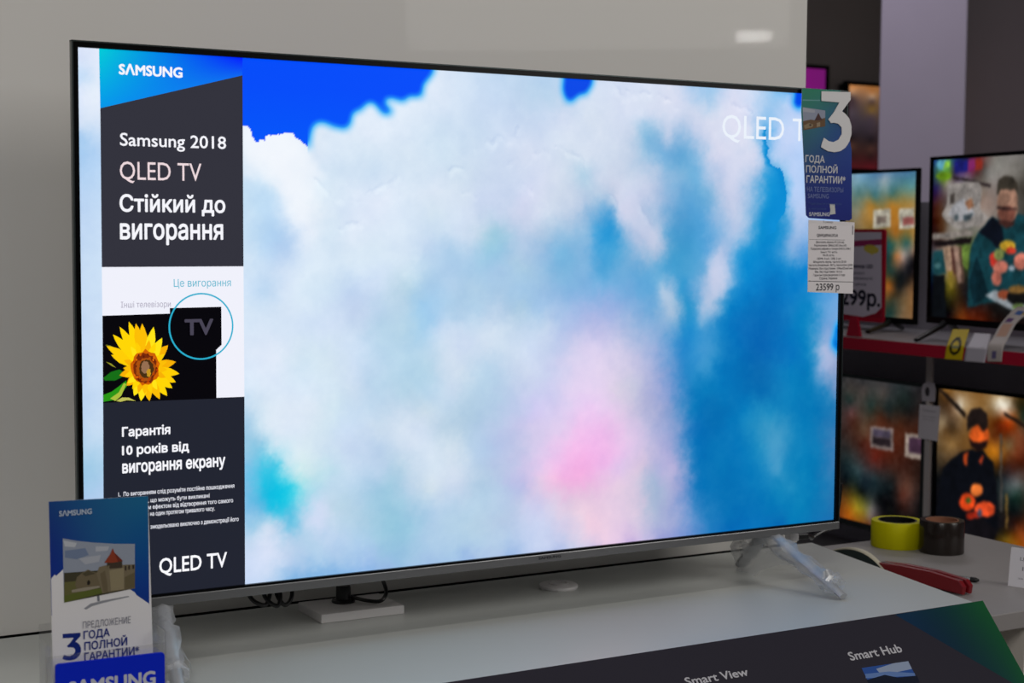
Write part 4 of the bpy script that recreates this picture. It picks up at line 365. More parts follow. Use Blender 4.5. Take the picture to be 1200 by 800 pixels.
TAG_TXT = [('Товар',-66.4,-47.5,-88.8,2.8,'H',(96,92,98),0),('SAMSUNG',-74,-40.9,-97.4,4.2,'H',(40,38,44),0.03),('QE49Q6FNAUXUA',-76.8,-37.5,-108.4,4.3,'H',(96,92,98),0.03),('Диагональ экрана: 49 (124 см)',-78.2,-26.1,-117.4,3.1,'H',(96,92,98),0.02),('Разрешение: 3840x2160 Ultra HD',-81.2,-21.2,-122,3,'H',(96,92,98),0.02),('Поддержка цифрового тюнера: DVB-T2, DVB-C',-87.3,-13,-126.7,3,'H',(96,92,98),0.02),('Smart TV: есть',-69.2,-38.4,-131.4,3,'H',(96,92,98),0.02),('Wi-Fi: есть',-65.2,-43.9,-136.1,3.1,'H',(96,92,98),0.02),('HDMI: 4 шт., USB: 2 шт.',-75.2,-30.2,-140.7,3,'H',(96,92,98),0.02),('Мощность звука, частота 20 Вт',-82.1,-20.5,-145.4,3,'H',(96,92,98),0.02),('Частота обновления: 100 Гц, технология QLED',-90.3,-9.1,-150,3,'H',(96,92,98),0.02),('Размеры без подставки: 1096x635x60 мм',-90.2,-9,-154.7,3,'H',(96,92,98),0.02),('Вес без подставки: 14.4 кг',-78.7,-28.1,-159.4,3,'H',(96,92,98),0.02),('Гарантия производителя: 3 года',-81.7,-23.2,-164.1,3,'H',(96,92,98),0.02),('Страна: Украина',-70.6,-37.4,-168.9,3.1,'H',(96,92,98),0.02),('23599 р',-76.5,-33,-184.5,9.7,'H',(40,38,44),0.012)]
TAG_RULE = [('p',(90,88,92),[(-90.6,-170.4),(-6.9,-172.7),(-6.9,-173.6),(-90.5,-171.4)]),('p',(90,88,92),[(-11.2,-91.8),(-9.8,-91.7),(-9.4,-105.2),(-10.9,-105.2)]),('p',(90,88,92),[(-90.8,-111.9),(-24.6,-112.6),(-24.6,-113.1),(-90.7,-112.3)])]
PLC_TRI = [(-159.5,-0.9,4,48,82),(-78.9,-0.5,4,54,62),(0.1,0,18,92,46),(-2.8,-124.4,16,92,48),(-29.8,-120.3,10,66,60),(-96.7,-62.5,4,44,66)]
PLC_TXT = [('Smart Hub',-265.7,-178.2,-53.6,11.8,'H',(196,194,200),0.02),('Smart View',-516.3,-424.1,-50.4,10.5,'H',(196,194,200),0.02)]
PLC_PIC = [('p',(44,84,160),[(-255.1,-65.4),(-177.9,-67),(-178.7,-92.6),(-256,-90.5)]),('p',(150,164,190),[(-233.7,-69.8),(-203,-66.4),(-177.9,-67),(-178.3,-78.1),(-206.3,-78.8),(-231.2,-77.4)]),('p',(100,130,185),[(-254.5,-73.9),(-216.1,-76.1),(-177.8,-84.2),(-178.6,-87.8),(-256.6,-79.6)]),('p',(16,24,44),[(-256.6,-82),(-225.4,-79.5),(-207.8,-85.8),(-175.9,-88.2),(-177.6,-97.7),(-256.1,-95.2)])]
TV1C = [(-249.8,-6.6,120,160,190),(-156.2,-4.9,70,110,150),(-56.2,-5.9,60,100,140),(-242,-27.9,120,160,180),(-138.3,-33,150,165,172),(-55.3,-33,80,130,140),(-241,-60.8,80,120,120),(-171.1,-71.4,60,108,110),(-103.7,-63.6,62,108,104),(-28.7,-51.6,90,140,140),(-187.5,-94.4,165,120,48),(-102.6,-95.5,170,118,44),(-34,-85.2,150,125,70),(-246.2,-117.1,130,126,104),(-203.2,-145.4,150,115,60),(-91.3,-136.7,165,110,40),(-90,-175.4,150,95,34),(-18,-175.2,160,120,60),(-133.1,-191.7,40,70,66),(-99.1,-202.9,34,86,80),(-43.2,-197.9,30,80,76),(-16.7,-213.4,150,115,90),(-111.5,-232.8,22,54,52),(-81.5,-232.4,180,112,60),(-55.1,-232,170,150,140),(-22.1,-245,16,16,20),(-100.1,-273.9,24,52,48),(-63.3,-282.1,14,18,20),(-30.9,-272.3,14,14,18),(-108.8,-313.2,160,90,30),(-68.9,-311.9,12,16,18),(-22.7,-321.7,120,86,54),(-94.3,-347.2,60,56,40),(-51.3,-345.5,100,80,54),(-24.5,-367.1,128,94,58),(-99.8,-384.2,26,54,50),(-59.5,-396,110,90,66),(-289,-235.5,60,50,40),(-329.1,-116.3,120,90,50),(-321.6,-356.1,40,40,40)]
TV1P = [('p',(172,166,150),[(-176.7,-108.4),(-109,-104.6),(-107.4,-154.9),(-175.1,-159.4)]),('p',(104,92,84),[(-165.8,-127),(-125.1,-125),(-124.5,-143.4),(-165.2,-145.6)]),('p',(172,166,150),[(-75.7,-107.2),(-17.2,-103.4),(-15.4,-157.2),(-73.9,-161.7)]),('p',(150,84,80),[(-61.8,-130),(-19.6,-128),(-18.9,-148.2),(-61.1,-150.4)])]
TV2C = [(8.8,-4.6,20,50,120),(43.7,-18.8,70,140,150),(64.5,-30.1,90,150,60),(51.7,-48.5,100,140,30),(24.5,-51.9,60,90,60),(97.8,-27.1,36,30,110),(150.4,-31.2,110,40,90),(188.8,-30.6,120,42,30),(130,-9.8,20,30,60),(85.5,-51.7,60,54,50),(164.4,-60.4,70,64,62),(241.2,-12.5,120,116,110),(316.9,-11.8,120,116,112),(227.5,-54.2,134,130,126),(195.3,-34.9,60,50,50),(244,-78.9,130,120,116),(318.8,-55.2,110,106,100),(343.7,-85.4,60,56,50),(25.3,-73.1,36,30,80),(27.2,-119.9,70,36,26),(45.9,-158.2,74,42,22),(72.8,-70.2,150,142,136),(132.5,-71.8,140,138,134),(93.9,-95.8,70,60,56),(127.3,-104.8,150,140,132),(165.5,-85,130,120,110),(160.5,-121.9,120,80,60),(109.1,-141.9,150,152,152),(75.9,-145.8,80,86,84),(142.4,-154.7,84,96,96),(199.7,-142.8,150,138,130),(224.1,-122.8,140,120,110),(200.8,-167.3,140,130,124),(103.6,-171.1,150,142,132),(53.7,-183.6,80,54,34),(71.2,-196.3,124,116,110),(137.3,-187.8,110,100,92),(31,-215.6,30,20,20),(121.9,-212.8,40,60,30),(28.3,-232.6,120,100,96),(32.6,-253.9,24,64,70),(36.8,-273,60,96,100),(66.3,-242.7,156,126,104),(74.5,-278.5,150,120,90),(90.5,-257.1,80,50,44),(103.4,-246.4,138,112,100),(114.6,-277.6,90,66,58),(135.9,-235.5,92,116,52),(143.8,-266.5,50,64,30),(86,-314.1,120,108,24),(42.2,-321.8,8,10,14),(126.2,-319.1,40,28,24),(37,-364.7,6,6,8),(85.5,-383.7,6,6,8),(160.6,-359.4,20,16,20),(161.5,-382.1,76,26,8),(129.4,-396.3,112,52,15),(209.9,-388,70,24,10),(207.4,-326.6,16,30,36),(256.4,-375.5,20,14,12),(317.9,-386.5,16,12,12),(326.7,-243,40,50,50),(468.4,-202.7,60,60,60),(461.8,-50.4,90,88,84),(474.2,-336.2,40,34,30)]
TV2P = [('p',(84,148,168),[(60.8,-21.5),(60.4,-24.3),(59,-26.9),(56.6,-29.2),(53.5,-31.1),(49.7,-32.5),(45.4,-33.3),(40.9,-33.4),(36.3,-32.9),(31.9,-31.8),(28,-30.2),(24.6,-28.1),(22.1,-25.5),(20.4,-22.8),(19.8,-19.9),(20.2,-17.1),(21.6,-14.5),(24,-12.2),(27.2,-10.3),(31,-9),(35.3,-8.2),(39.9,-8.1),(44.4,-8.6),(48.8,-9.7),(52.7,-11.4),(56,-13.5),(58.5,-16),(60.1,-18.7)]),('p',(120,170,60),[(50.3,-14.8),(70.5,-11.4),(71.1,-28.2),(44.3,-33.5)]),('p',(96,136,26),[(78.7,-49.4),(78,-51.5),(75.9,-53.4),(72.3,-55.1),(67.6,-56.4),(61.9,-57.4),(55.5,-57.9),(48.7,-57.9),(41.8,-57.5),(35.3,-56.6),(29.4,-55.3),(24.4,-53.6),(20.7,-51.7),(18.3,-49.6),(17.4,-47.4),(18.1,-45.3),(20.3,-43.4),(24,-41.7),(28.8,-40.4),(34.6,-39.4),(41.1,-38.9),(47.9,-38.9),(54.7,-39.4),(61.2,-40.3),(67,-41.7),(71.9,-43.3),(75.5,-45.2),(77.9,-47.3)]),('p',(26,28,104),[(90.6,-14.4),(143.2,-13.4),(144.2,-39.2),(91.7,-40.5)]),('p',(116,36,90),[(143.2,-13.4),(168.9,-13.5),(169.9,-38),(144.2,-39.2)]),('p',(124,40,30),[(168.9,-13.5),(194.4,-13.5),(195.4,-37.9),(169.9,-38)]),('p',(30,22,24),[(85.4,-49.6),(228.3,-74.4),(228.6,-80.5),(85.7,-55.9)]),('p',(136,130,126),[(65.9,-65.8),(183.9,-67.1),(197.4,-85.8),(192.9,-130.5),(225.4,-155.3),(188.2,-171.4),(110.6,-179.5),(63.1,-162.5),(45.4,-145.5),(64.7,-120.4)]),('p',(66,60,56),[(77.2,-95.5),(97.1,-91.7),(91.5,-116.7),(74.9,-120.6)]),('p',(150,150,154),[(88.3,-120.8),(120.8,-104.7),(153.7,-113.5),(174.4,-146.7),(116.5,-162.8),(69.1,-145.7)]),('p',(66,76,80),[(95.9,-143.9),(112.4,-142),(109.8,-158.6),(93.1,-158.5)]),('p',(60,72,78),[(129,-146.3),(167.8,-142.5),(155.6,-158.9),(129.6,-160.8)]),('p',(120,84,62),[(134.2,-113.2),(159.9,-105.4),(170.4,-126.1),(148.1,-134.1)]),('p',(128,120,114),[(9.4,-192.2),(169.5,-183.6),(170,-196),(10,-207.2)]),('p',(20,14,16),[(17.1,-211.4),(163.8,-200.1),(157.9,-214.6),(17.6,-224.2)]),('p',(88,112,48),[(122.3,-223.2),(158.1,-218.7),(150.8,-278.8),(134.1,-270.9)]),('p',(10,14,18),[(13.5,-294.9),(61.6,-293.6),(72.9,-407.7),(18.1,-410.6)]),('p',(22,62,68),[(14.6,-237.1),(52.3,-232.3),(68.2,-289.2),(20.4,-294.7)]),('p',(60,100,104),[(48.7,-270.6),(48.4,-272.3),(47.3,-273.8),(45.5,-275.3),(43.1,-276.5),(40.2,-277.5),(37,-278.1),(33.6,-278.4),(30.1,-278.3),(26.8,-277.8),(23.8,-277),(21.3,-275.8),(19.4,-274.5),(18.2,-272.9),(17.7,-271.2),(18,-269.6),(19.1,-268),(20.9,-266.5),(23.4,-265.3),(26.3,-264.3),(29.5,-263.7),(33,-263.5),(36.4,-263.6),(39.7,-264.1),(42.7,-264.9),(45.2,-266),(47,-267.4),(48.2,-268.9)]),('p',(156,128,106),[(52,-226),(82.4,-223.6),(91.6,-284.4),(74.8,-284.8)]),('p',(126,108,40),[(74.7,-282.7),(94.8,-282.2),(96.6,-326.3),(83.2,-326.8)]),('p',(76,48,42),[(82.4,-223.6),(95.8,-223.4),(108.4,-288.2),(98.6,-292.6)]),('p',(144,116,102),[(95.8,-223.4),(115.7,-222.2),(132.4,-308.4),(116,-313.1)]),('p',(80,58,50),[(115.7,-222.2),(125.5,-221.1),(138.9,-308.2),(132.5,-312.6)]),('p',(18,56,64),[(154.5,-370),(154.4,-287),(161.4,-220.7),(188.9,-187.7),(237.7,-151.3),(278.4,-167.6),(328.5,-144.1),(364.1,-152.3),(372.3,-344.3),(270.7,-348.5)]),('p',(12,16,26),[(188.9,-187.7),(237.7,-151.3),(269.2,-167.6),(282.9,-203.6),(259.5,-227.9),(233.9,-207.9)]),('p',(10,34,42),[(155.2,-307.7),(184.9,-245.2),(205.5,-281.6),(232.9,-335.9),(177,-364.9)]),('p',(148,112,94),[(329,-120.5),(328.5,-131),(326.2,-141),(322.1,-149.9),(316.5,-157.4),(309.7,-163),(301.9,-166.5),(293.6,-167.7),(285.1,-166.4),(276.9,-162.9),(269.4,-157.1),(263,-149.4),(258.1,-140.2),(254.8,-130),(253.4,-119.3),(253.9,-108.5),(256.3,-98.4),(260.5,-89.4),(266.3,-81.9),(273.3,-76.4),(281.2,-73.1),(289.5,-72.1),(298,-73.5),(306.1,-77.3),(313.4,-83.1),(319.6,-90.8),(324.4,-99.9),(327.6,-109.9)]),('p',(52,47,40),[(250.8,-95.1),(255.8,-67.2),(276.7,-55.8),(303.9,-56.7),(325.5,-73.1),(329.6,-100.8),(317.2,-88.7),(290.2,-88),(265.9,-87.4),(254.3,-103.2)]),('p',(116,70,58),[(319.7,-146),(319.1,-150.4),(317.1,-154.6),(313.7,-158.3),(309.1,-161.4),(303.5,-163.8),(297.2,-165.2),(290.5,-165.7),(283.7,-165.1),(277.2,-163.6),(271.3,-161.2),(266.3,-158),(262.5,-154.2),(260.1,-149.9),(259.1,-145.4),(259.7,-141),(261.8,-136.8),(265.3,-133),(270,-129.9),(275.7,-127.6),(282,-126.2),(288.8,-125.8),(295.5,-126.4),(301.9,-128),(307.7,-130.4),(312.6,-133.6),(316.3,-137.4),(318.7,-141.6)]),('p',(64,36,32),[(255.9,-143.4),(263.1,-167.6),(288,-179.6),(314.8,-171.7),(322.7,-148),(311.4,-163.8),(287.2,-159.7),(265.8,-159.5)]),('p',(40,28,28),[(252.2,-127.3),(325,-132.3),(325.2,-137.2),(252.4,-133.3)]),('p',(172,44,36),[(263.6,-252),(263.4,-256),(262.4,-259.9),(260.7,-263.4),(258.4,-266.3),(255.5,-268.5),(252.3,-269.9),(248.9,-270.5),(245.4,-270.1),(242.1,-268.8),(239.1,-266.7),(236.5,-263.9),(234.5,-260.4),(233.2,-256.6),(232.6,-252.5),(232.8,-248.5),(233.8,-244.6),(235.5,-241.1),(237.9,-238.2),(240.7,-236),(244,-234.6),(247.4,-234.1),(250.8,-234.5),(254.2,-235.8),(257.2,-237.9),(259.7,-240.8),(261.7,-244.2),(263,-248)]),('p',(118,130,72),[(284.5,-239.6),(284.1,-242.8),(282.9,-245.7),(280.8,-248.4),(278,-250.7),(274.6,-252.4),(270.8,-253.5),(266.7,-254),(262.6,-253.7),(258.7,-252.7),(255.1,-251.1),(252.1,-248.9),(249.7,-246.3),(248.2,-243.3),(247.6,-240.2),(248,-237),(249.2,-234),(251.3,-231.3),(254.2,-229),(257.6,-227.3),(261.5,-226.2),(265.5,-225.8),(269.7,-226.1),(273.6,-227.1),(277.1,-228.8),(280.1,-230.9),(282.4,-233.6),(283.9,-236.5)]),('p',(190,150,42),[(322.8,-219.3),(322.2,-222.4),(320.4,-225.3),(317.3,-228),(313.1,-230.2),(308,-231.9),(302.4,-233),(296.3,-233.5),(290.3,-233.2),(284.4,-232.2),(279.2,-230.6),(274.7,-228.5),(271.3,-225.8),(269.2,-222.9),(268.4,-219.8),(268.9,-216.6),(270.8,-213.6),(274,-211),(278.3,-208.7),(283.4,-207),(289.1,-205.9),(295.2,-205.6),(301.2,-205.9),(307,-206.9),(312.2,-208.5),(316.5,-210.7),(319.8,-213.3),(322,-216.2)]),('p',(184,54,40),[(326.2,-231.1),(325.9,-232.9),(324.6,-234.6),(322.5,-236.1),(319.8,-237.4),(316.4,-238.4),(312.6,-239),(308.6,-239.3),(304.6,-239.1),(300.8,-238.6),(297.3,-237.7),(294.4,-236.5),(292.1,-235),(290.7,-233.3),(290.2,-231.6),(290.6,-229.8),(291.9,-228.1),(294,-226.5),(296.8,-225.2),(300.2,-224.2),(304,-223.6),(308,-223.4),(312,-223.5),(315.8,-224.1),(319.2,-225),(322.1,-226.2),(324.3,-227.7),(325.7,-229.4)]),('p',(186,108,92),[(297.2,-260.8),(299.3,-264.1),(300.1,-267.7),(299.6,-271.4),(297.9,-275),(294.8,-278.4),(290.8,-281.3),(285.8,-283.7),(280.2,-285.4),(274.3,-286.4),(268.3,-286.5),(262.6,-285.8),(257.4,-284.3),(253,-282),(249.6,-279.2),(247.4,-275.8),(246.6,-272.2),(247.1,-268.5),(248.9,-264.8),(252,-261.4),(256.1,-258.4),(261.2,-256),(266.8,-254.4),(272.8,-253.5),(278.7,-253.4),(284.4,-254.1),(289.6,-255.7),(293.9,-257.9)]),('p',(164,92,78),[(277.7,-295.9),(277.4,-300),(276.2,-303.8),(274.2,-307.3),(271.4,-310.3),(268,-312.6),(264.1,-314),(260,-314.6),(255.9,-314.3),(251.9,-313.1),(248.3,-311),(245.2,-308.2),(242.9,-304.9),(241.3,-301),(240.7,-297),(241,-292.9),(242.2,-289),(244.3,-285.5),(247.1,-282.6),(250.5,-280.3),(254.4,-278.9),(258.5,-278.3),(262.6,-278.7),(266.6,-279.9),(270.2,-282),(273.2,-284.8),(275.5,-288.2),(277.1,-291.9)]),('p',(190,110,94),[(371.4,-254.1),(370.9,-258.4),(369.1,-262.6),(366.2,-266.4),(362.1,-269.6),(357.3,-272),(351.7,-273.6),(345.9,-274.3),(339.9,-273.9),(334.2,-272.6),(329.1,-270.3),(324.7,-267.3),(321.3,-263.6),(319.2,-259.4),(318.3,-255),(318.8,-250.6),(320.6,-246.4),(323.6,-242.6),(327.7,-239.4),(332.7,-236.9),(338.3,-235.4),(344.2,-234.8),(350.1,-235.2),(355.7,-236.6),(360.8,-238.9),(365.1,-241.9),(368.4,-245.6),(370.5,-249.7)]),('p',(140,150,160),[(324.9,-270.8),(324.7,-272.5),(323.9,-274.2),(322.5,-275.8),(320.7,-277.1),(318.5,-278.1),(316,-278.7),(313.3,-279),(310.6,-278.9),(308.1,-278.3),(305.8,-277.4),(303.8,-276.2),(302.3,-274.7),(301.3,-273.1),(301,-271.3),(301.2,-269.5),(302,-267.8),(303.4,-266.3),(305.2,-265),(307.5,-264),(310,-263.3),(312.6,-263.1),(315.3,-263.2),(317.9,-263.8),(320.2,-264.7),(322.1,-265.9),(323.6,-267.4),(324.6,-269)]),('p',(150,158,164),[(217.3,-338.5),(257.4,-324.8),(373,-360),(374,-383.6),(332.3,-373.8)]),('p',(136,66,42),[(312.6,-332.8),(312.1,-335.5),(310.4,-338.1),(307.7,-340.5),(303.9,-342.5),(299.4,-344.2),(294.3,-345.3),(288.9,-345.8),(283.5,-345.7),(278.3,-345),(273.6,-343.8),(269.6,-342),(266.6,-339.8),(264.7,-337.4),(264,-334.7),(264.5,-332),(266.2,-329.3),(269,-326.9),(272.8,-324.9),(277.4,-323.3),(282.5,-322.2),(287.9,-321.7),(293.3,-321.8),(298.5,-322.5),(303.1,-323.8),(307,-325.6),(310,-327.7),(311.9,-330.2)]),('p',(16,16,16),[(374.9,-336.3),(374.1,-340.3),(371.5,-344.2),(367.1,-347.7),(361.2,-350.8),(354.1,-353.2),(346,-354.9),(337.5,-355.7),(328.9,-355.6),(320.6,-354.6),(313.1,-352.8),(306.8,-350.3),(302,-347),(298.9,-343.4),(297.8,-339.4),(298.6,-335.4),(301.3,-331.4),(305.9,-327.9),(311.9,-324.8),(319.2,-322.4),(327.4,-320.8),(336,-320),(344.5,-320.2),(352.7,-321.2),(360,-323.1),(366.2,-325.6),(370.8,-328.8),(373.8,-332.5)]),('p',(120,88,44),[(368.3,-318.9),(367.6,-321.1),(365.3,-323.3),(361.6,-325.3),(356.5,-327),(350.4,-328.4),(343.6,-329.4),(336.4,-329.9),(329.1,-330),(322.1,-329.5),(315.8,-328.5),(310.5,-327.2),(306.5,-325.4),(304,-323.4),(303.1,-321.2),(303.8,-318.9),(306.2,-316.8),(310,-314.7),(315.2,-313),(321.4,-311.6),(328.3,-310.6),(335.5,-310.1),(342.8,-310.2),(349.7,-310.7),(355.9,-311.6),(361,-313),(364.9,-314.8),(367.4,-316.7)]),('p',(90,110,60),[(358.3,-358.7),(357.8,-360.5),(356.4,-362.2),(354,-363.8),(350.8,-365.2),(346.9,-366.4),(342.6,-367.1),(338,-367.6),(333.3,-367.6),(328.9,-367.2),(324.9,-366.4),(321.5,-365.3),(319,-363.9),(317.4,-362.3),(316.8,-360.6),(317.2,-358.8),(318.7,-357),(321.1,-355.4),(324.4,-354),(328.3,-352.9),(332.7,-352.1),(337.3,-351.7),(341.9,-351.7),(346.3,-352.1),(350.3,-352.9),(353.6,-354),(356.1,-355.4),(357.7,-357)])]
TV3C = [(-337.6,-10.9,44,44,46),(-256.4,-15.8,44,44,46),(-150.1,-18,50,50,52),(-48.6,-15.6,36,36,38),(-310.4,-44.3,60,56,52),(-248.2,-45.6,70,62,58),(-166.6,-42.5,68,62,58),(-81,-43.5,24,34,32),(-309.4,-75.1,26,42,40),(-218.3,-80.1,28,46,42),(-148.1,-77.6,26,36,36),(-63,-77.9,20,20,20),(-301.1,-102.8,90,60,60),(-289,-132.4,64,34,24),(-244.7,-151,90,66,50),(-181.9,-108.9,70,36,22),(-95.1,-122.3,70,36,22),(-28.6,-114.7,60,30,20),(-250.7,-187.1,62,26,18),(-195.7,-222.4,90,30,22),(-126,-217.7,66,30,20),(-74.8,-222.3,50,24,18),(-8.7,-213.3,30,18,14),(-315.1,-243,30,44,46),(-266.3,-265,44,64,68),(-194,-273.6,36,50,54),(-123.8,-281.9,20,26,28),(-320.5,-303.7,10,14,16),(-246.4,-316.6,10,16,18),(-174.4,-329.1,10,12,14),(-66.1,-278,90,56,44),(-82.1,-303.2,80,40,30),(-44.9,-308.9,60,40,36),(-122.1,-332.5,10,10,12),(-11.6,-315,10,10,12),(-318.6,-363.6,120,70,20),(-302.6,-397.1,170,88,18),(-301.6,-428.1,110,50,20),(-266.7,-364.9,150,130,30),(-237.4,-369.7,120,110,40),(-208.6,-369.7,120,112,108),(-243.5,-403.9,110,60,20),(-278.7,-448.1,80,60,70),(-224.9,-419.6,90,40,16),(-172.5,-387.2,30,20,18),(-102.6,-398.4,10,10,10),(-2.3,-392.3,10,10,10),(-443.8,-39.5,40,40,40),(-432.2,-406.2,30,20,14)]
TV3P = [('p',(116,102,98),[(-220.1,-134.1),(-125.6,-130.3),(-123.4,-192.1),(-218.1,-192.5)]),('p',(70,62,78),[(-209.2,-139.9),(-135.6,-138.4),(-134.9,-159),(-208.5,-160.9)]),('p',(36,28,32),[(-208.5,-160.9),(-134.9,-159),(-134,-184.2),(-207.8,-181.8)]),('p',(148,134,124),[(-77.8,-136.2),(11.3,-134.7),(13.7,-201.3),(-75.6,-199.6)]),('p',(66,44,62),[(-64,-145.9),(11.6,-143.6),(13.1,-185.8),(-62.6,-186.6)])]
TV4C = [(4.8,-12.5,20,14,10),(28.3,-14.7,140,98,46),(82.5,-3.4,120,84,40),(152.3,0.7,112,74,34),(246.6,-3,110,80,44),(46.5,-38.6,70,46,24),(70.2,-57.6,150,120,90),(81.3,-50.1,225,215,196),(98.6,-59,160,130,90),(27,-62,70,52,36),(22.3,-94.7,150,130,100),(34.6,-114.8,90,64,36),(57.3,-101.6,60,44,28),(153,-20,130,92,46),(206.9,-6.7,160,126,80),(210.1,-22.9,240,232,212),(229.3,-37.4,235,225,205),(194.6,-40.9,160,140,110),(260.9,-34.2,60,44,24),(182,-67,110,70,30),(59,-148.4,142,108,62),(39.4,-168,100,76,46),(80,-175.7,70,50,32),(208.9,-64.2,100,50,16),(238.4,-69.2,176,62,10),(256.2,-51,130,80,40),(279.9,-56.6,26,42,32),(197.1,-110.9,90,44,18),(198.3,-143.9,200,120,20),(237.1,-106.3,90,46,22),(264.7,-139.7,110,48,22),(243,-122,110,90,60),(279,-101.4,120,66,40),(281.4,-168.1,60,26,14),(239.6,-173.7,56,24,14),(213.7,-197.8,10,12,14),(267.5,-217,96,104,104),(241.6,-228.9,60,70,70),(268.4,-241.4,20,44,36),(269.9,-282.1,8,12,14),(233.1,-288,30,26,22),(218.6,-331.8,14,12,14),(258.2,-321,40,18,10),(287.5,-332.4,132,60,20),(246,-351.9,110,80,14),(18.3,-235.5,10,12,14),(22,-343.3,8,8,10),(389,-64.8,80,46,20),(396.5,-261.9,60,30,14),(386,13.8,90,60,30)]
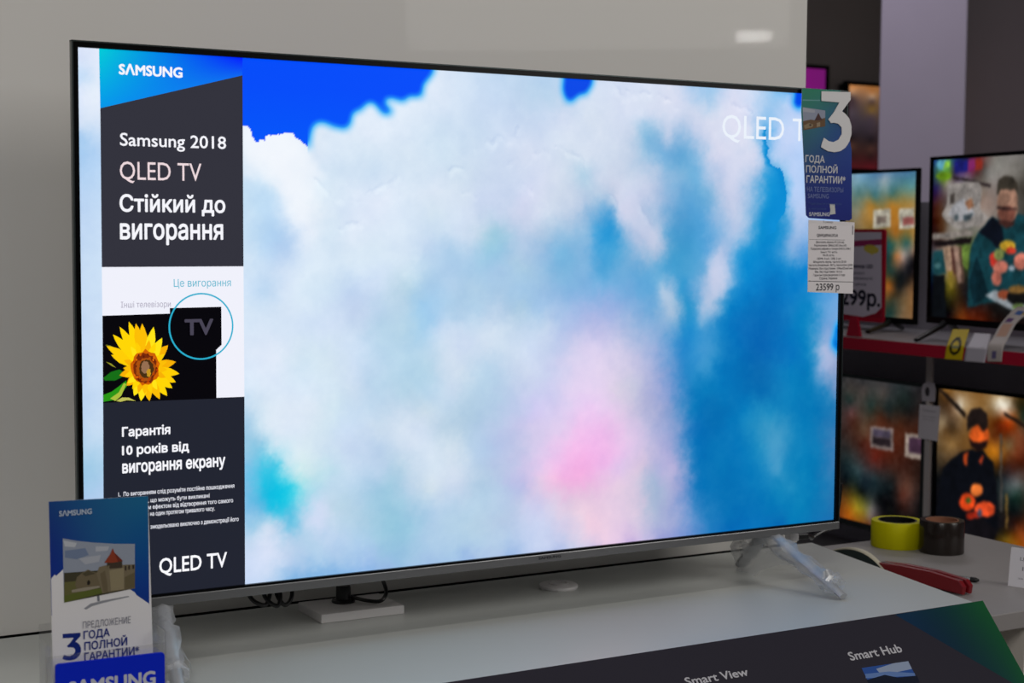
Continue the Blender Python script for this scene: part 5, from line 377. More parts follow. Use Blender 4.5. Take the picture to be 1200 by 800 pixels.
TV4P = [('p',(26,18,14),[(1.7,-8.5),(19.4,-11.2),(104.4,-62.6),(99.2,-75.8)]),('p',(26,18,14),[(224.3,-46.1),(298.7,-74.8),(299,-82.9),(224.7,-56.3)]),('p',(10,12,18),[(9.5,-323.6),(29.1,-208.1),(57.3,-182.9),(96.4,-156.6),(157.4,-144.8),(196.7,-173.1),(210.2,-250.1),(213.4,-336.8),(11.3,-377.7)]),('p',(200,82,28),[(180.8,-108.7),(180.2,-115.2),(178,-121.6),(174.3,-127.6),(169.3,-132.8),(163.2,-137),(156.3,-140),(149,-141.7),(141.6,-141.8),(134.5,-140.5),(128.1,-137.8),(122.7,-133.8),(118.5,-128.7),(115.8,-122.8),(114.7,-116.3),(115.3,-109.7),(117.6,-103.2),(121.4,-97.2),(126.5,-91.9),(132.7,-87.8),(139.6,-84.8),(147,-83.3),(154.3,-83.2),(161.4,-84.6),(167.7,-87.4),(173,-91.4),(177.1,-96.5),(179.7,-102.3)]),('p',(30,22,20),[(108.7,-106.4),(104.7,-71),(120.8,-50.4),(148.3,-43.4),(170.7,-55.7),(174.6,-88.6),(161.4,-102.6),(144.4,-87.8),(122.3,-94.4)]),('p',(26,14,14),[(112.1,-120.8),(124.1,-144.7),(146.7,-154.5),(170.9,-139),(178.5,-121.4),(156.8,-128.2),(129.2,-131.5)]),('p',(160,60,24),[(96.7,-165),(113.2,-154.5),(109,-193.1),(100.4,-190)]),('p',(180,60,30),[(147.5,-175.4),(163.3,-156.6),(158.8,-182.3)]),('p',(204,104,44),[(163.7,-244.5),(163.4,-248.2),(162.1,-252),(159.9,-255.5),(156.9,-258.6),(153.4,-261.1),(149.3,-263),(145,-264),(140.7,-264.3),(136.6,-263.6),(132.8,-262.2),(129.6,-260),(127.2,-257.2),(125.6,-253.8),(125,-250.1),(125.4,-246.3),(126.7,-242.6),(128.9,-239),(131.9,-235.9),(135.5,-233.4),(139.6,-231.6),(143.9,-230.5),(148.2,-230.3),(152.3,-231),(156,-232.5),(159.2,-234.7),(161.6,-237.5),(163.1,-240.8)]),('p',(214,66,24),[(139.9,-277.5),(139.5,-282.7),(137.8,-287.9),(135,-292.7),(131.2,-297),(126.5,-300.5),(121.3,-303.1),(115.7,-304.5),(110,-304.8),(104.6,-304),(99.7,-302),(95.6,-298.9),(92.4,-295),(90.3,-290.3),(89.5,-285.2),(89.9,-279.9),(91.7,-274.7),(94.5,-269.8),(98.4,-265.5),(103.2,-262),(108.4,-259.5),(114,-258.1),(119.7,-257.9),(125,-258.8),(129.9,-260.8),(134,-263.9),(137.1,-267.8),(139.1,-272.4)]),('p',(214,72,34),[(203.4,-284.4),(202.7,-288.6),(200.5,-293),(196.7,-297.1),(191.7,-300.9),(185.6,-304.1),(178.7,-306.6),(171.5,-308.3),(164.2,-309),(157.1,-308.7),(150.8,-307.5),(145.4,-305.3),(141.4,-302.4),(138.7,-298.8),(137.8,-294.7),(138.5,-290.4),(140.8,-286),(144.6,-281.8),(149.7,-278),(155.9,-274.8),(162.9,-272.3),(170.1,-270.7),(177.4,-270.1),(184.4,-270.4),(190.6,-271.7),(195.9,-273.9),(199.9,-276.8),(202.4,-280.4)]),('p',(60,84,30),[(125.9,-275.4),(125.8,-277.3),(125.2,-279.2),(124.3,-280.9),(123,-282.5),(121.4,-283.7),(119.7,-284.6),(117.8,-285.1),(115.9,-285.2),(114.1,-284.8),(112.5,-284.1),(111.1,-282.9),(110.1,-281.5),(109.4,-279.8),(109.1,-278),(109.2,-276),(109.8,-274.2),(110.8,-272.4),(112,-270.9),(113.6,-269.6),(115.4,-268.7),(117.2,-268.2),(119.1,-268.2),(120.9,-268.5),(122.5,-269.3),(123.9,-270.4),(124.9,-271.9),(125.6,-273.5)]),('p',(150,36,20),[(160.4,-307.9),(159.9,-310.4),(158.2,-312.9),(155.3,-315.3),(151.4,-317.6),(146.7,-319.7),(141.5,-321.3),(136,-322.5),(130.4,-323.1),(125,-323.2),(120.2,-322.7),(116.2,-321.7),(113.1,-320.2),(111.1,-318.3),(110.4,-316),(111,-313.5),(112.8,-311),(115.7,-308.5),(119.6,-306.2),(124.4,-304.2),(129.6,-302.6),(135.2,-301.4),(140.8,-300.8),(146.1,-300.8),(150.8,-301.3),(154.8,-302.3),(157.8,-303.8),(159.7,-305.7)]),('p',(58,58,74),[(163,-301.2),(162.8,-303.6),(162.3,-305.9),(161.4,-308),(160.2,-309.9),(158.6,-311.4),(156.9,-312.5),(155.1,-313),(153.2,-313),(151.5,-312.6),(149.9,-311.6),(148.5,-310.1),(147.4,-308.3),(146.7,-306.2),(146.4,-303.9),(146.6,-301.5),(147.1,-299.2),(148,-297),(149.3,-295.2),(150.8,-293.7),(152.5,-292.6),(154.4,-292.1),(156.2,-292.1),(158,-292.6),(159.6,-293.6),(160.9,-295),(162,-296.8),(162.7,-298.9)]),('p',(16,14,18),[(91.3,-336.2),(163.3,-311.7),(213.4,-336.8),(203.5,-363.5),(81.5,-385)]),('p',(70,66,62),[(212.9,-100.8),(219.6,-100.1),(227.8,-288.8),(221.1,-289.9)]),('p',(110,84,40),[(236.7,-242),(242,-241.2),(245.1,-327.3),(239.9,-328.2)])]
SIGN_BOX = [(-447.9,274.7),(-216.1,274.7),(-208.8,46),(-440.7,34.2)]
SIGN_P = [('p',(226,216,236),[(-434.2,265.8),(-226.5,266.2),(-219.7,55.1),(-427.6,44.9)]),('p',(170,56,110),[(-433.4,239),(-226,249.1),(-225.5,234.2),(-432.9,223.5)]),('p',(226,204,80),[(-234.7,219.7),(-236,217.4),(-238.6,215.5),(-242.4,213.9),(-247.1,212.8),(-252.7,212.2),(-258.7,212.1),(-264.8,212.6),(-270.9,213.7),(-276.6,215.2),(-281.5,217.1),(-285.4,219.3),(-288.2,221.8),(-289.7,224.3),(-289.8,226.7),(-288.4,229),(-285.8,231),(-282,232.6),(-277.1,233.7),(-271.6,234.2),(-265.5,234.3),(-259.3,233.7),(-253.3,232.7),(-247.7,231.1),(-242.9,229.2),(-239,227),(-236.3,224.6),(-234.8,222.1)]),('p',(226,206,90),[(-290.3,225),(-234.4,225.6),(-258.5,208.2)]),('p',(168,24,52),[(-428.1,60.6),(-355.3,55.1),(-291.2,51.6),(-219.7,55.1),(-219.7,53),(-427.5,42.7)]),('p',(168,24,52),[(-220.5,78.6),(-219.7,53),(-284.9,51.9),(-241.5,62.7)])]
SIGN_T = [('1299р.',-392,-225.3,78.9,41,'H',(34,32,54),0.03),('Телевизор LED',-359,-254.4,174.9,9.9,'H',(70,66,96),0.04),('диагональ 32',-326.3,-285.1,159.2,6.6,'H',(110,106,130),0.02),('разрешение HD',-325.9,-253.5,146.1,6.6,'H',(110,106,130),0.02),('цена',-325.4,-277.9,130.9,6.5,'H',(110,106,130),0.02)]

# ------------------------------------------------------------------ the setting
def struct(name, o, label, cat):
    o.name = name; o['kind'] = 'structure'; o['label'] = label; o['category'] = cat
    return o
TABLE_Z = 1.0
struct('wall_back', MB().box(-3.2, 0.6483, 0.21, 0.30, 1.0020, 3.3).build('wall_back', M_WALL), 'glossy off-white display wall panel behind the large television', 'wall')
struct('gap_backing_1', MB().box(-3.2, 0.6483, 0.222, 0.29, 0.4, 1.0019).build('gap_backing_1', M_BLACK), 'black backing added to darken the gap under the white display wall panel', 'gap_backing')  # added black backing: shade of the gap under the panel, put into colour
struct('floor', MB().box(-3.5, 6.2, -5.0, 5.2, -0.06, 0).build('floor', M_FLOOR), 'grey tiled shop floor', 'floor')
struct('wall_far', MB().box(1.2, 5.95, 4.7, 4.8, 0, 3.4).build('wall_far', M_DARKWALL2), 'dark charcoal wall at the far end, left of the lilac column', 'wall')
struct('wall_right', MB().box(5.2, 5.3, -3.0, 4.7, 0, 3.4).build('wall_right', M_DARKWALL), 'dark grey wall to the right of the lilac column', 'wall')
ca = math.radians(-44.1)
cc = Vector((-0.97249+6.45*math.sin(math.radians(44.1)), -1.7182+6.45*math.cos(math.radians(44.1)), 0))
hw = 6.45*math.cos(0)*math.tan(math.radians(1.468))
struct('column', MB().box(-hw, hw, 0, .34, 0, 3.4, bev=.006).build('column', M_COLUMN), 'square lilac-grey column behind the shelf of televisions', 'column')
bpy.data.objects['column'].location = cc; bpy.data.objects['column'].rotation_euler = (0, 0, ca)

# ------------------------------------------------------------------ display table and grey counter
t = thing('display_table', (-1.2, 0, 0), 'white glossy display table carrying the large television', 'table')
ed = lambda y: 0.5990+(y+.2148)*0.1805+1.2
MB().prism([(-1.8, -.2166), (ed(-.2166), -.2166), (ed(.2055), .2055), (-1.8, .2055)], .972, 1.0, 'z', bev=.0006).build('table_top', M_TABLE, t)
MB().box(-1.8, 1.72, -.19, .18, 0, .972).build('body', M_TABLE, t)
t = thing('counter', (0.85, 0, 0), 'grey lower counter right of the display table, holding the tape rolls', 'counter')
MB().box(-.28, .222, -.195, .29, .945, .97, bev=.0015).build('counter_top', M_COUNTER, t)
MB().box(-.12, .20, -.188, .27, 0, .945).build('counter_front', M_COUNTERFRONT, t)

# ------------------------------------------------------------------ the large television
TV = thing('television', (0, 0.02, 1.0), 'large television on the white table showing clouds and a dark advertising panel', 'television')
ox, oz = -0.0, 0.387                                  # panel centre relative to the base
hx, hz = .542, .305
W0, W1, Z0, Z1 = -.5492, .5492, -.3185, .3125
mb = MB()                                             # black lip around the picture
for a in ((W0+.0015, -hx, Z0+.013, Z1-.0015), (hx, W1-.0015, Z0+.013, Z1-.0015), (-hx, hx, hz, Z1-.0015), (-hx, hx, -hz-.0028, -hz)):
    mb.box(a[0], a[1], -.021, -.012, a[2]+oz, a[3]+oz)
mb.build('bezel', M_BEZEL, TV)
mb = MB()
mb.box(W0, W0+.0018, -.0215, -.0125, Z0+oz, Z1+oz, .0004).box(W1-.0018, W1, -.0215, -.0125, Z0+oz, Z1+oz, .0004).box(W0, W1, -.0215, -.0125, Z1-.0018+oz, Z1+oz, .0004)
mb.build('side_frame', M_SIDE, TV)
bar = MB().box(W0+.0005, W1-.0005, -.0222, -.0115, Z0+oz, -hz-.0026+oz, .001).build('bottom_bar', M_SILVER, TV)
a = Art(); a.texts([('SAMSUNG', -17, 17, 0, 3.4, 'H', (44, 44, 48), .03)]); a.build('logo', M_PRINT, bar, loc=(0.058, -.0224, Z0+oz+.0045))
MB().prism([(W0+.014, -.308), (W0+.014, .29), (W0+.03, .298), (W1-.03, .298), (W1-.014, .29), (W1-.014, -.308)], -.0118, .014, 'y', bev=.003).build('back_panel', M_BLACK, TV, loc=(0, 0, oz))
MB().box(-.47, .47, .014, .042, -.30+oz, .16+oz, .01).build('back_housing', M_BLACK, TV)
# picture
a = Art()
xs = np.linspace(-542, 542, 724); zs = np.linspace(-305, 305, 408); X, Z = np.meshgrid(xs, zs)
gx = np.linspace(-560, 560, 225); gz = np.linspace(-320, 320, 129); GX, GZ = np.meshgrid(gx, gz)
base = idw(CLOUD, GX, GZ, 8)
n1, n2 = fbm(X, Z, 60, 6, 11, .68), fbm(X, Z, 60, 6, 31, .68)
h1, h2 = fbm(X, Z, 14, 4, 131, .7), fbm(X, Z, 14, 4, 141, .7)
wx, wz = X+13*n1+6*h1, Z+13*n2+6*h2
ix = np.clip((wx-gx[0])/(gx[1]-gx[0]), 0, 223.99); iz = np.clip((wz-gz[0])/(gz[1]-gz[0]), 0, 127.99); i0, j0 = ix.astype(int), iz.astype(int); fx, fz = (ix-i0)[..., None], (iz-j0)[..., None]
C = (base[j0, i0]*(1-fx)+base[j0, i0+1]*fx)*(1-fz)+(base[j0+1, i0]*(1-fx)+base[j0+1, i0+1]*fx)*fz
rg = 1-np.abs(fbm(X, Z, 46, 4, 51))*2.2
C = C+(rg*3.0+fbm(X, Z, 22, 5, 71, .65)*7)[..., None]*np.array([1.0, .8, .45])
ex, ez = X+6*fbm(X, Z, 16, 5, 91, .65), Z+6*fbm(X, Z, 16, 5, 95, .65)
for L, (cw, al, sf) in zip(WHITE, (((241, 246, 253), .55, 2), ((200, 208, 234), .6, 2), ((186, 206, 228), .55, 2), ((184, 202, 228), .5, 2), ((206, 212, 235), .45, 2), ((182, 192, 226), .5, 2))):
    m_ = blur(inside(L, X+7*n1+5*h1, Z+7*n2+5*h2).astype(float), sf)*al*(.75+.5*np.clip(fbm(X, Z, 30, 4, 61)+.5, 0, 1))
    m_ = np.clip(m_*(.45+.55*blur(m_, 8)/max(al, .01)), 0, 1)[..., None]
    C = C*(1-m_)+np.array(cw)*m_
def seg_dist(L, X, Z):
    r = np.full(X.shape, 1e9)
    for (x0, z0), (x1, z1) in zip(L, L[1:]):
        dx, dz = x1-x0, z1-z0; t = np.clip(((X-x0)*dx+(Z-z0)*dz)/(dx*dx+dz*dz), 0, 1); r = np.minimum(r, np.hypot(X-x0-t*dx, Z-z0-t*dz))
    return r
for L in EDGE:                                           # thin grey outlines between the billows of cloud
    q = np.array(L); jx = slice(*np.searchsorted(xs, (q[:, 0].min()-25, q[:, 0].max()+25))); jz = slice(*np.searchsorted(zs, (q[:, 1].min()-25, q[:, 1].max()+25)))
    XX, ZZ = X[jz, jx]+14*n2[jz, jx], Z[jz, jx]+14*n1[jz, jx]
    am = np.clip(.55+1.6*fbm(X[jz, jx], Z[jz, jx], 14, 3, 81), 0, 1.2)
    k = -11*am*np.exp(-(seg_dist(L, XX, ZZ)/2.6)**2)+8*am*np.exp(-(seg_dist([(p[0]+1.5, p[1]-5) for p in L], XX, ZZ)/5.0)**2)
    C[jz, jx] += k[..., None]*np.array([1, .85, .5])
L = VIVID[0]
m_ = inside(L, ex, ez).astype(float); left = np.where(m_.any(1), xs[m_.argmax(1)], 0); wd = np.maximum(m_.sum(1)*1.5, 6)
ramp = np.clip((X-left[:, None]+2)/np.minimum(34, wd*.8)[:, None], 0, 1); ms = m_*ramp
C = C*(1-ms[..., None])+(np.array([4, 140, 212])+8*n1[..., None])*ms[..., None]
for k, L in enumerate(SKY):
    m_ = inside(L, ex, ez).astype(float)
    mb_ = blur(m_, 3); hard = (X < -274) if k == 0 else np.zeros(X.shape, bool)
    fr = np.clip(mb_*1.7, 0, 1); fr = np.where(hard, m_, fr); core = np.where(hard, m_, np.clip(mb_*2.2-1.0, 0, 1))
    sky = np.stack([0*X, 76+np.clip((275-Z)*.14, 0, 22), 250+0*X], -1)
    if k: sky = sky*np.array([1, .95, .93])+np.array([0, 22 if k == 3 else 0, -20 if k == 3 else 0])
    C = C*(1-fr[..., None])+np.array([52, 172, 246])*fr[..., None]
    C = C*(1-core[..., None])+sky*core[..., None]
a.grid(xs, zs, C)
a.texts([('QLED TV',)+tuple(STEXT[-1][1:])])
a.ops(PANEL)
a.ops(FLOWER)
a.texts([TVTXT])
a.layer += 1
th = np.linspace(0, 2*np.pi, 97)[:-1]; r0, r1 = RING[2]-.9, RING[2]+.9
ring = np.concatenate([np.stack([RING[0]+r*np.cos(th), RING[1]+r*np.sin(th)], 1) for r in (r0, r1)])
a.add(ring, [(i, (i+1) % 96, 96+(i+1) % 96, 96+i) for i in range(96)], (42, 176, 208))
a.texts(STEXT[:-1])
scr = a.build('screen', M_SCREEN, TV, loc=(0, -.0165, oz))
scr['label'] = 'glowing screen with white clouds on blue, pink patch and dark text panel'
# feet: each a V of two flat bars, wrapped in loose clear film
def wrap(name, path, rad, parent, seed, sx=1.0, sy=1.0):
    rnd = random.Random(seed)
    o = MB().tube(curve_pts(path, 5), [rad*rnd.uniform(.8, 1.25) for _ in range((len(path)-1)*5+1)], 14, sx, sy, cap=False, jit=.22, rnd=rnd).build(name, M_FILM, parent, smooth=True)
    for v in o.data.vertices: v.co.z = max(v.co.z, .0006)
    return o
def tv_foot(x0, x1, seed):
    f = MB()
    zt = Z0+oz
    for (xa, ya), (xb, yb), k in (((x0, -.006), (x1, -.145), 1.0), ((x0, .004), (x1+.008, .088), 1.5)):
        p = [Vector((xa, ya, zt+.002)), Vector((xa*.9+xb*.1, ya*.9+yb*.1, zt*.86+.0055)), Vector((xb, yb, .0055))]
        f.tube([p[0], p[1], p[2]], [.0075*k, .007*k, .0055*k], 12, 1.25, .8)
    o = f.build('foot', M_FOOT, TV, smooth=True)
    for v in o.data.vertices: v.co.z = max(v.co.z, .0006)
    o['label'] = 'silver two-pronged foot wrapped in clear plastic film'
    wrap('plastic_wrap', [(x0-.004, -.004, zt-.004), (x0*.6+x1*.4-.004, -.055, zt*.62+.004), (x0*.2+x1*.8-.003, -.115, .024), (x1-.001, -.138, .0185)], .0125, o, seed, 1.15, .9)
    wrap('plastic_wrap', [(x0, .02, zt-.010), (x0*.5+x1*.5, .055, .042), (x1+.008, .084, .0215)], .0145, o, seed+5, 1.25, .9)
    # loose flap of film hanging between the prongs
    rnd = random.Random(seed+9); bm = bmesh.new(); nx_, nz_ = 9, 7; V = []
    for j in range(nz_+1):
        for i in range(nx_+1):
            u, v = i/nx_, j/nz_
            yb = -.10*(1-u)+.07*u; top = zt-.014-.008*abs(u-.45); low = .012+.018*math.sin(u*5)
            V.append(bm.verts.new((x0-.012+.020*v-.012*u+rnd.uniform(-.004, .004), yb*(.35+.65*v)+rnd.uniform(-.004, .004), top*(1-v)+low*v+rnd.uniform(-.003, .003))))
    for j in range(nz_):
        for i in range(nx_): bm.faces.new((V[j*(nx_+1)+i], V[j*(nx_+1)+i+1], V[(j+1)*(nx_+1)+i+1], V[(j+1)*(nx_+1)+i]))
    for v in bm.verts: v.co.z = max(v.co.z, .0008)
    me = bpy.data.meshes.new('film_flap'); bm.to_mesh(me); bm.free(); link('film_flap', me, M_FILM, o, smooth=True)
tv_foot(.437, .449, 3); tv_foot(-.452, -.474, 21)

# ------------------------------------------------------------------ cables and small things under the television
def cable(name, pts, r, m, label, cat='cable', extra=None):
    o = MB().tube(curve_pts(pts, 8), r, 10).build(name, m, smooth=True); tag(o, label, cat); return o
cable('cable_bundle', [(-.335, .085, 1.075), (-.322, .075, 1.048), (-.3135, .07, 1.0402), (-.3036, .07, 1.0381), (-.297, .074, 1.052), (-.300, .08, 1.06), (-.305, .074, 1.05), (-.2985, .068, 1.0395), (-.2892, .066, 1.0364), (-.2855, .07, 1.050), (-.289, .078, 1.058), (-.288, .07, 1.045), (-.2802, .066, 1.0354), (-.270, .07, 1.046), (-.268, .08, 1.075)], .0027, M_BLACK, 'black cable looped in small coils below the left part of the big television')
t = thing('alarm_base', (-.165, .125, 1.0), 'white rectangular alarm base under the television, with a black sensor on top', 'alarm')
MB().prism([(-.058, -.036), (.0565, -.038), (.0565, .04), (-.058, .042)], 0, .0115, 'z', bev=.0012).build('base', M_WHITE, t)
s_ = MB().lathe([(.0005, 0), (.0150, 0), (.0155, .002), (.0145, .0035), (.0098, .0045), (.0096, .020), (.0088, .022), (.0005, .022)], 32, (-.0055, .016, .0115)).build('sensor', M_BLACK, t, smooth=True)
MB().tube(curve_pts([(.004, .010, .018), (.016, -.012, .0165), (.030, -.022, .0165), (.040, -.018, .024), (.041, -.012, .034), (.034, -.012, .050), (.025, -.012, .068)], 6), .0026, 8).build('cord', M_BLACK, t, smooth=True)
t = thing('round_puck', (.147, .122, 1.0), 'small round white puck lying under the middle of the television', 'puck')
MB().lathe([(.0005, 0), (.0265, 0), (.0275, .002), (.0268, .0045), (.024, .006), (.0005, .0062)], 40).build('disc', M_WHITE, t, smooth=True)
MB().lathe([(.012, .0062), (.0135, .0062), (.0135, .0072), (.012, .0072)], 32, close=True).build('rim', M_WHITE, t, smooth=True)
t = thing('plugged_cable', (.53, .06, 1.0485), 'black cable with plug behind the right foot of the big television', 'cable')
MB().box(-.010, .010, -.006, .006, -.004, .0045, .0015).build('plug', M_BLACK, t)
MB().tube(curve_pts([(.010, 0, 0), (.030, .012, -.006), (.046, .03, -.0125), (.058, .032, -.008), (.072, .032, -.0035), (.086, .032, -.0015), (.090, .028, .010), (.084, .015, .035), (.070, -.006, .075)], 6), .0030, 8).build('cord', M_BLACK, t, smooth=True)
MB().box(-.026, -.010, -.007, .007, -.005, .006, .0015).build('connector', M_WHITE, t)

# ------------------------------------------------------------------ feature placard along the table front
PT = math.radians(47)
t = thing('feature_placard', (.6128, -.2192, 1.0012), 'dark sloping feature placard reading Smart View and Smart Hub along the table front', 'placard')
a = Art()
a.slab((46, 43, 54), [(-1250, 0), (0, 0), (-4, -170), (-1250, -170)], .003)
a.blend(PLC_TRI, [p[:2] for p in PLC_TRI][:1]+[p[:2] for p in PLC_TRI][2:4]+[(-4, -139.5)]+[p[:2] for p in PLC_TRI][4:5], 12, 20)
a.ops(PLC_PIC); a.texts(PLC_TXT)
o = a.build('panel', M_GLOSSPRINT, t)
o.rotation_euler = (PT-math.pi/2, 0, 0)

# ------------------------------------------------------------------ warranty leaflet and price tag on the television's right edge
def flat(name, root, e1, e2=(0, 0, 1)): pass
t = thing('warranty_leaflet', (.57, -.006, 1.6), 'blue-green die-cut leaflet with a big white 3 on the television corner', 'leaflet')
a = Art(); a.slab((200, 200, 204), LEAF_CARD, .0005); a.blend(LEAF_COL, LEAF_CARD, 5, 8); a.ops(LEAF_PIC); a.ops(LEAF_FIG); a.texts(LEAF_TXT); a.build('card', M_PRINT, t)
a = Art(); a.slab((226, 224, 225), LEAF_3, .0009); o = a.build('numeral', M_PRINT, t, loc=(0, -.0016, 0)); o['label'] = 'big white number 3 standing proud of the card'
t = thing('price_tag', (.57, -.0045, 1.6), 'white paper price tag 23599 on the right edge of the big television', 'price tag')
a = Art(); a.slab((240, 234, 236), TAG_CARD, .0004); a.ops(TAG_RULE); a.texts(TAG_TXT); a.build('paper', M_PRINT, t)

# ------------------------------------------------------------------ brochure in its clear holder
t = thing('brochure', (0, -.15, 1.0), 'blue and white warranty brochure with a castle picture, in the clear holder', 'brochure')
bc = [BRO_CARD[0], BRO_CARD[1], (BRO_CARD[2][0], 9), (BRO_CARD[3][0], 9)]
a = Art(); a.slab((238, 236, 237), bc, .0006)
a.blend(BRO_BLUE, [BRO_CARD[0], BRO_CARD[1], BRO_BLUE[12][:2], (BRO_CARD[3][0]-1, BRO_BLUE[12][1])], 6, 8)
bw = BRO_WHITE[:-2]+[(BRO_CARD[2][0], 20), (BRO_CARD[3][0], 20)]
a.poly((238, 236, 237), bw); a.ops(BRO_LINES); a.ops(BRO_3); a.ops(BRO_PIC); a.texts(BRO_TXT); a.build('card', M_PRINT, t)
hl, hr = -.6245, -.5025
t = thing('brochure_holder', (-.563, -.16, 1.0), 'clear acrylic brochure holder with a blue sign plate at the left of the table', 'holder')
cx = -.563
MB().box(hl-cx, hr-cx, .0125, .0145, .006, .10).build('pocket_back', M_ACRYLIC, t); MB().box(hl-cx, hr-cx, -.012, -.0100, .006, .072).build('pocket_front', M_ACRYLIC, t)
for xw in (hl-cx, hr-cx-.002): MB().box(xw, xw+.002, -.012, .0145, .006, .085, .0006).build('side_wall', M_ACRYLIC, t)
MB().box(hl-cx-.004, hr-cx+.004, -.03, .05, 0, .006, .001).build('base', M_ACRYLIC, t)
p0, p1 = PLATE[0], PLATE[1]
def rrect(x0, x1, z0, z1a, z1b, r, n=5):
    q = []
    for cx_, cz_, a0 in ((x0+r, z0+r, 180), (x1-r, z0+r, 270), (x1-r, z1b-r, 0), (x0+r, z1a-r, 90)):
        for k in range(n+1): q.append((cx_+r*math.cos(math.radians(a0+90*k/n)), cz_+r*math.sin(math.radians(a0+90*k/n))))
    return q
a = Art(); a.slab((8, 42, 214), rrect(p0[0], p1[0], 14, p0[1], p1[1], 3.5), .003); a.texts([PLATE_TXT])
o = a.build('sign_plate', M_GLOSSPRINT, t, loc=(-cx, -.022, 0)); o['label'] = 'bright blue name plate on the front of the holder'
MB().box(-.02, .02, -.0195, -.012, .02, .05).build('clip', M_ACRYLIC, t)

# ------------------------------------------------------------------ things on the grey counter
CZ = .97
def tape(x, y, r, h, m, label, core):
    t = thing('tape_roll', (x, y, CZ), label, 'tape roll')
    MB().lathe([(r*.74, .0), (r*.98, .0), (r, .0012), (r, h-.0012), (r*.98, h), (r*.74, h)], 56, close=True).build('tape', m, t, smooth=True)
    MB().lathe([(r*.68, 0.0005), (r*.738, 0.0005), (r*.738, h+.0004), (r*.68, h+.0004)], 56, close=True).build('core', core, t, smooth=True)
    return t
tape(.886, .234, .0435, .044, M_YELLOW, 'yellow roll of adhesive tape lying on the grey counter', M_BLACK)
tape(.9155, .1605, .0365, .054, M_BROWN, 'dark brown roll of packing tape beside the yellow roll', M_CARDBOARD)
# red folding knife
t = thing('utility_knife', (.712, .0, CZ), 'red-handled folding knife on the counter by the table edge', 'knife', rz=math.radians(4))
prof = [(-.092, .000), (-.094, .012), (-.086, .020), (-.03, .0235), (.03, .022), (.075, .018), (.084, .012), (.082, .000)]
MB().prism([(p[0]+.002, p[1]+.002) for p in prof], .002, .0105, 'x', bev=.002).build('handle', M_REDTOOL, t, smooth=False)
MB().prism([(p[0]+.002, p[1]+.002) for p in prof], -.0125, -.004, 'x', bev=.002).build('handle', M_REDTOOL, t, smooth=False)
MB().box(-.0035, .0015, -.08, .075, .005, .021, .0005).build('blade', M_STEEL, t)
MB().lathe([(.0005, 0), (.0035, 0), (.003, .0015), (.0005, .0018)], 16, (.0, .0, 0)).build('rivet', M_STEEL, t, smooth=True)
bpy.data.objects['rivet'].location = (.0105, .06, .013); bpy.data.objects['rivet'].rotation_euler = (0, math.pi/2, 0)
# dark curved tool
t = thing('curved_tool', (.70, .135, CZ), 'dark green-black curved tool with a cream edge, tip touching the red knife', 'tool', rz=math.radians(-3))
arc = [(-.082+.164*k/16, .004+.026*math.sin(math.pi*min(1, (k/16)**.8))) for k in range(17)]
MB().prism([(-.082, .0)]+arc+[(.082, .0)], -.006, .006, 'x', bev=.001).build('handle', M_DARKTOOL, t)
MB().tube([(0.0, y, z+.0006) for y, z in arc], [.0016+.0016*math.sin(math.pi*k/16) for k in range(17)], 8, 2.0, .8).build('rim', M_CREAM, t, smooth=True)
t = thing('driver_bit', (.786, -.022, CZ), 'small grey driver bit with a black tip beyond the red knife', 'bit', rz=math.radians(28))
MB().tube([(0, .014, .004), (0, -.004, .004), (0, -.006, .004)], [.0036, .0036, .0028], 6).build('shank', M_STEEL, t)
MB().tube([(0, -.006, .004), (0, -.014, .004), (0, -.019, .004)], [.0040, .0038, .0015], 8).build('tip', M_BLACK, t)
t = thing('tent_card', (.8196, -.0724, CZ), 'white folded paper card standing at the right end of the counter', 'card', rz=math.atan2(-.0278, .011))
a = Art(); a.slab((246, 242, 246), [(0, 0), (95, 0), (96, 58), (1, 58)], .0006)
a.texts([('Цена', 16, 40, 40, 5, 'H', (130, 126, 132), 0), ('1', 20, 22, 25, 6, 'H', (150, 146, 150), 0), ('за штуку', 14, 50, 12, 3, 'H', (150, 146, 150), 0)])
a.build('front_leaf', M_PRINT, t, rot=(math.radians(-7), 0, 0))
a = Art(); a.slab((246, 242, 246), [(0, 0), (95, 0), (96, 58), (1, 58)], .0006); a.build('back_leaf', M_PRINT, t, loc=(0, .0185, 0), rot=(math.radians(9), 0, 0))

# ------------------------------------------------------------------ shop shelf with televisions
XG, SZ = 1.715, 1.237
t = thing('shelf_unit', (XG, .9, 0), 'grey metal shop shelving with red front rails, carrying four televisions', 'shelf')
def SB(x0, x1, y0, y1, z0, z1, b=0): return MB().box(x0-XG, x1-XG, y0-.9, y1-.9, z0, z1, b)
Y0, Y1 = -.6, 2.6
for z in (SZ, .60):
    s_ = SB(XG+.004, 2.15, Y0, Y1, z-.022, z).build('shelf_board', M_SHELF, t)
    SB(XG, XG+.004, Y0, Y1, z-.030, z, .0008).build('price_rail', M_RED, s_)
SB(2.15, 2.17, Y0, Y1, .1, 1.588).build('back_panel', M_SHELFBACK, t)
SB(1.74, 2.15, Y0, Y1, .02, .14).build('plinth', M_SHELFDARK, t)
for y in (Y0, 1.0, Y1-.04):
    SB(2.11, 2.15, y, y+.04, .14, 1.215).build('upright', M_SHELFDARK, t)
SB(1.868, 1.876, 1.158, 1.176, .6, SZ-.022).build('post', M_POST, t)
ART_Y = Matrix.Rotation(0, 4, 'Z')
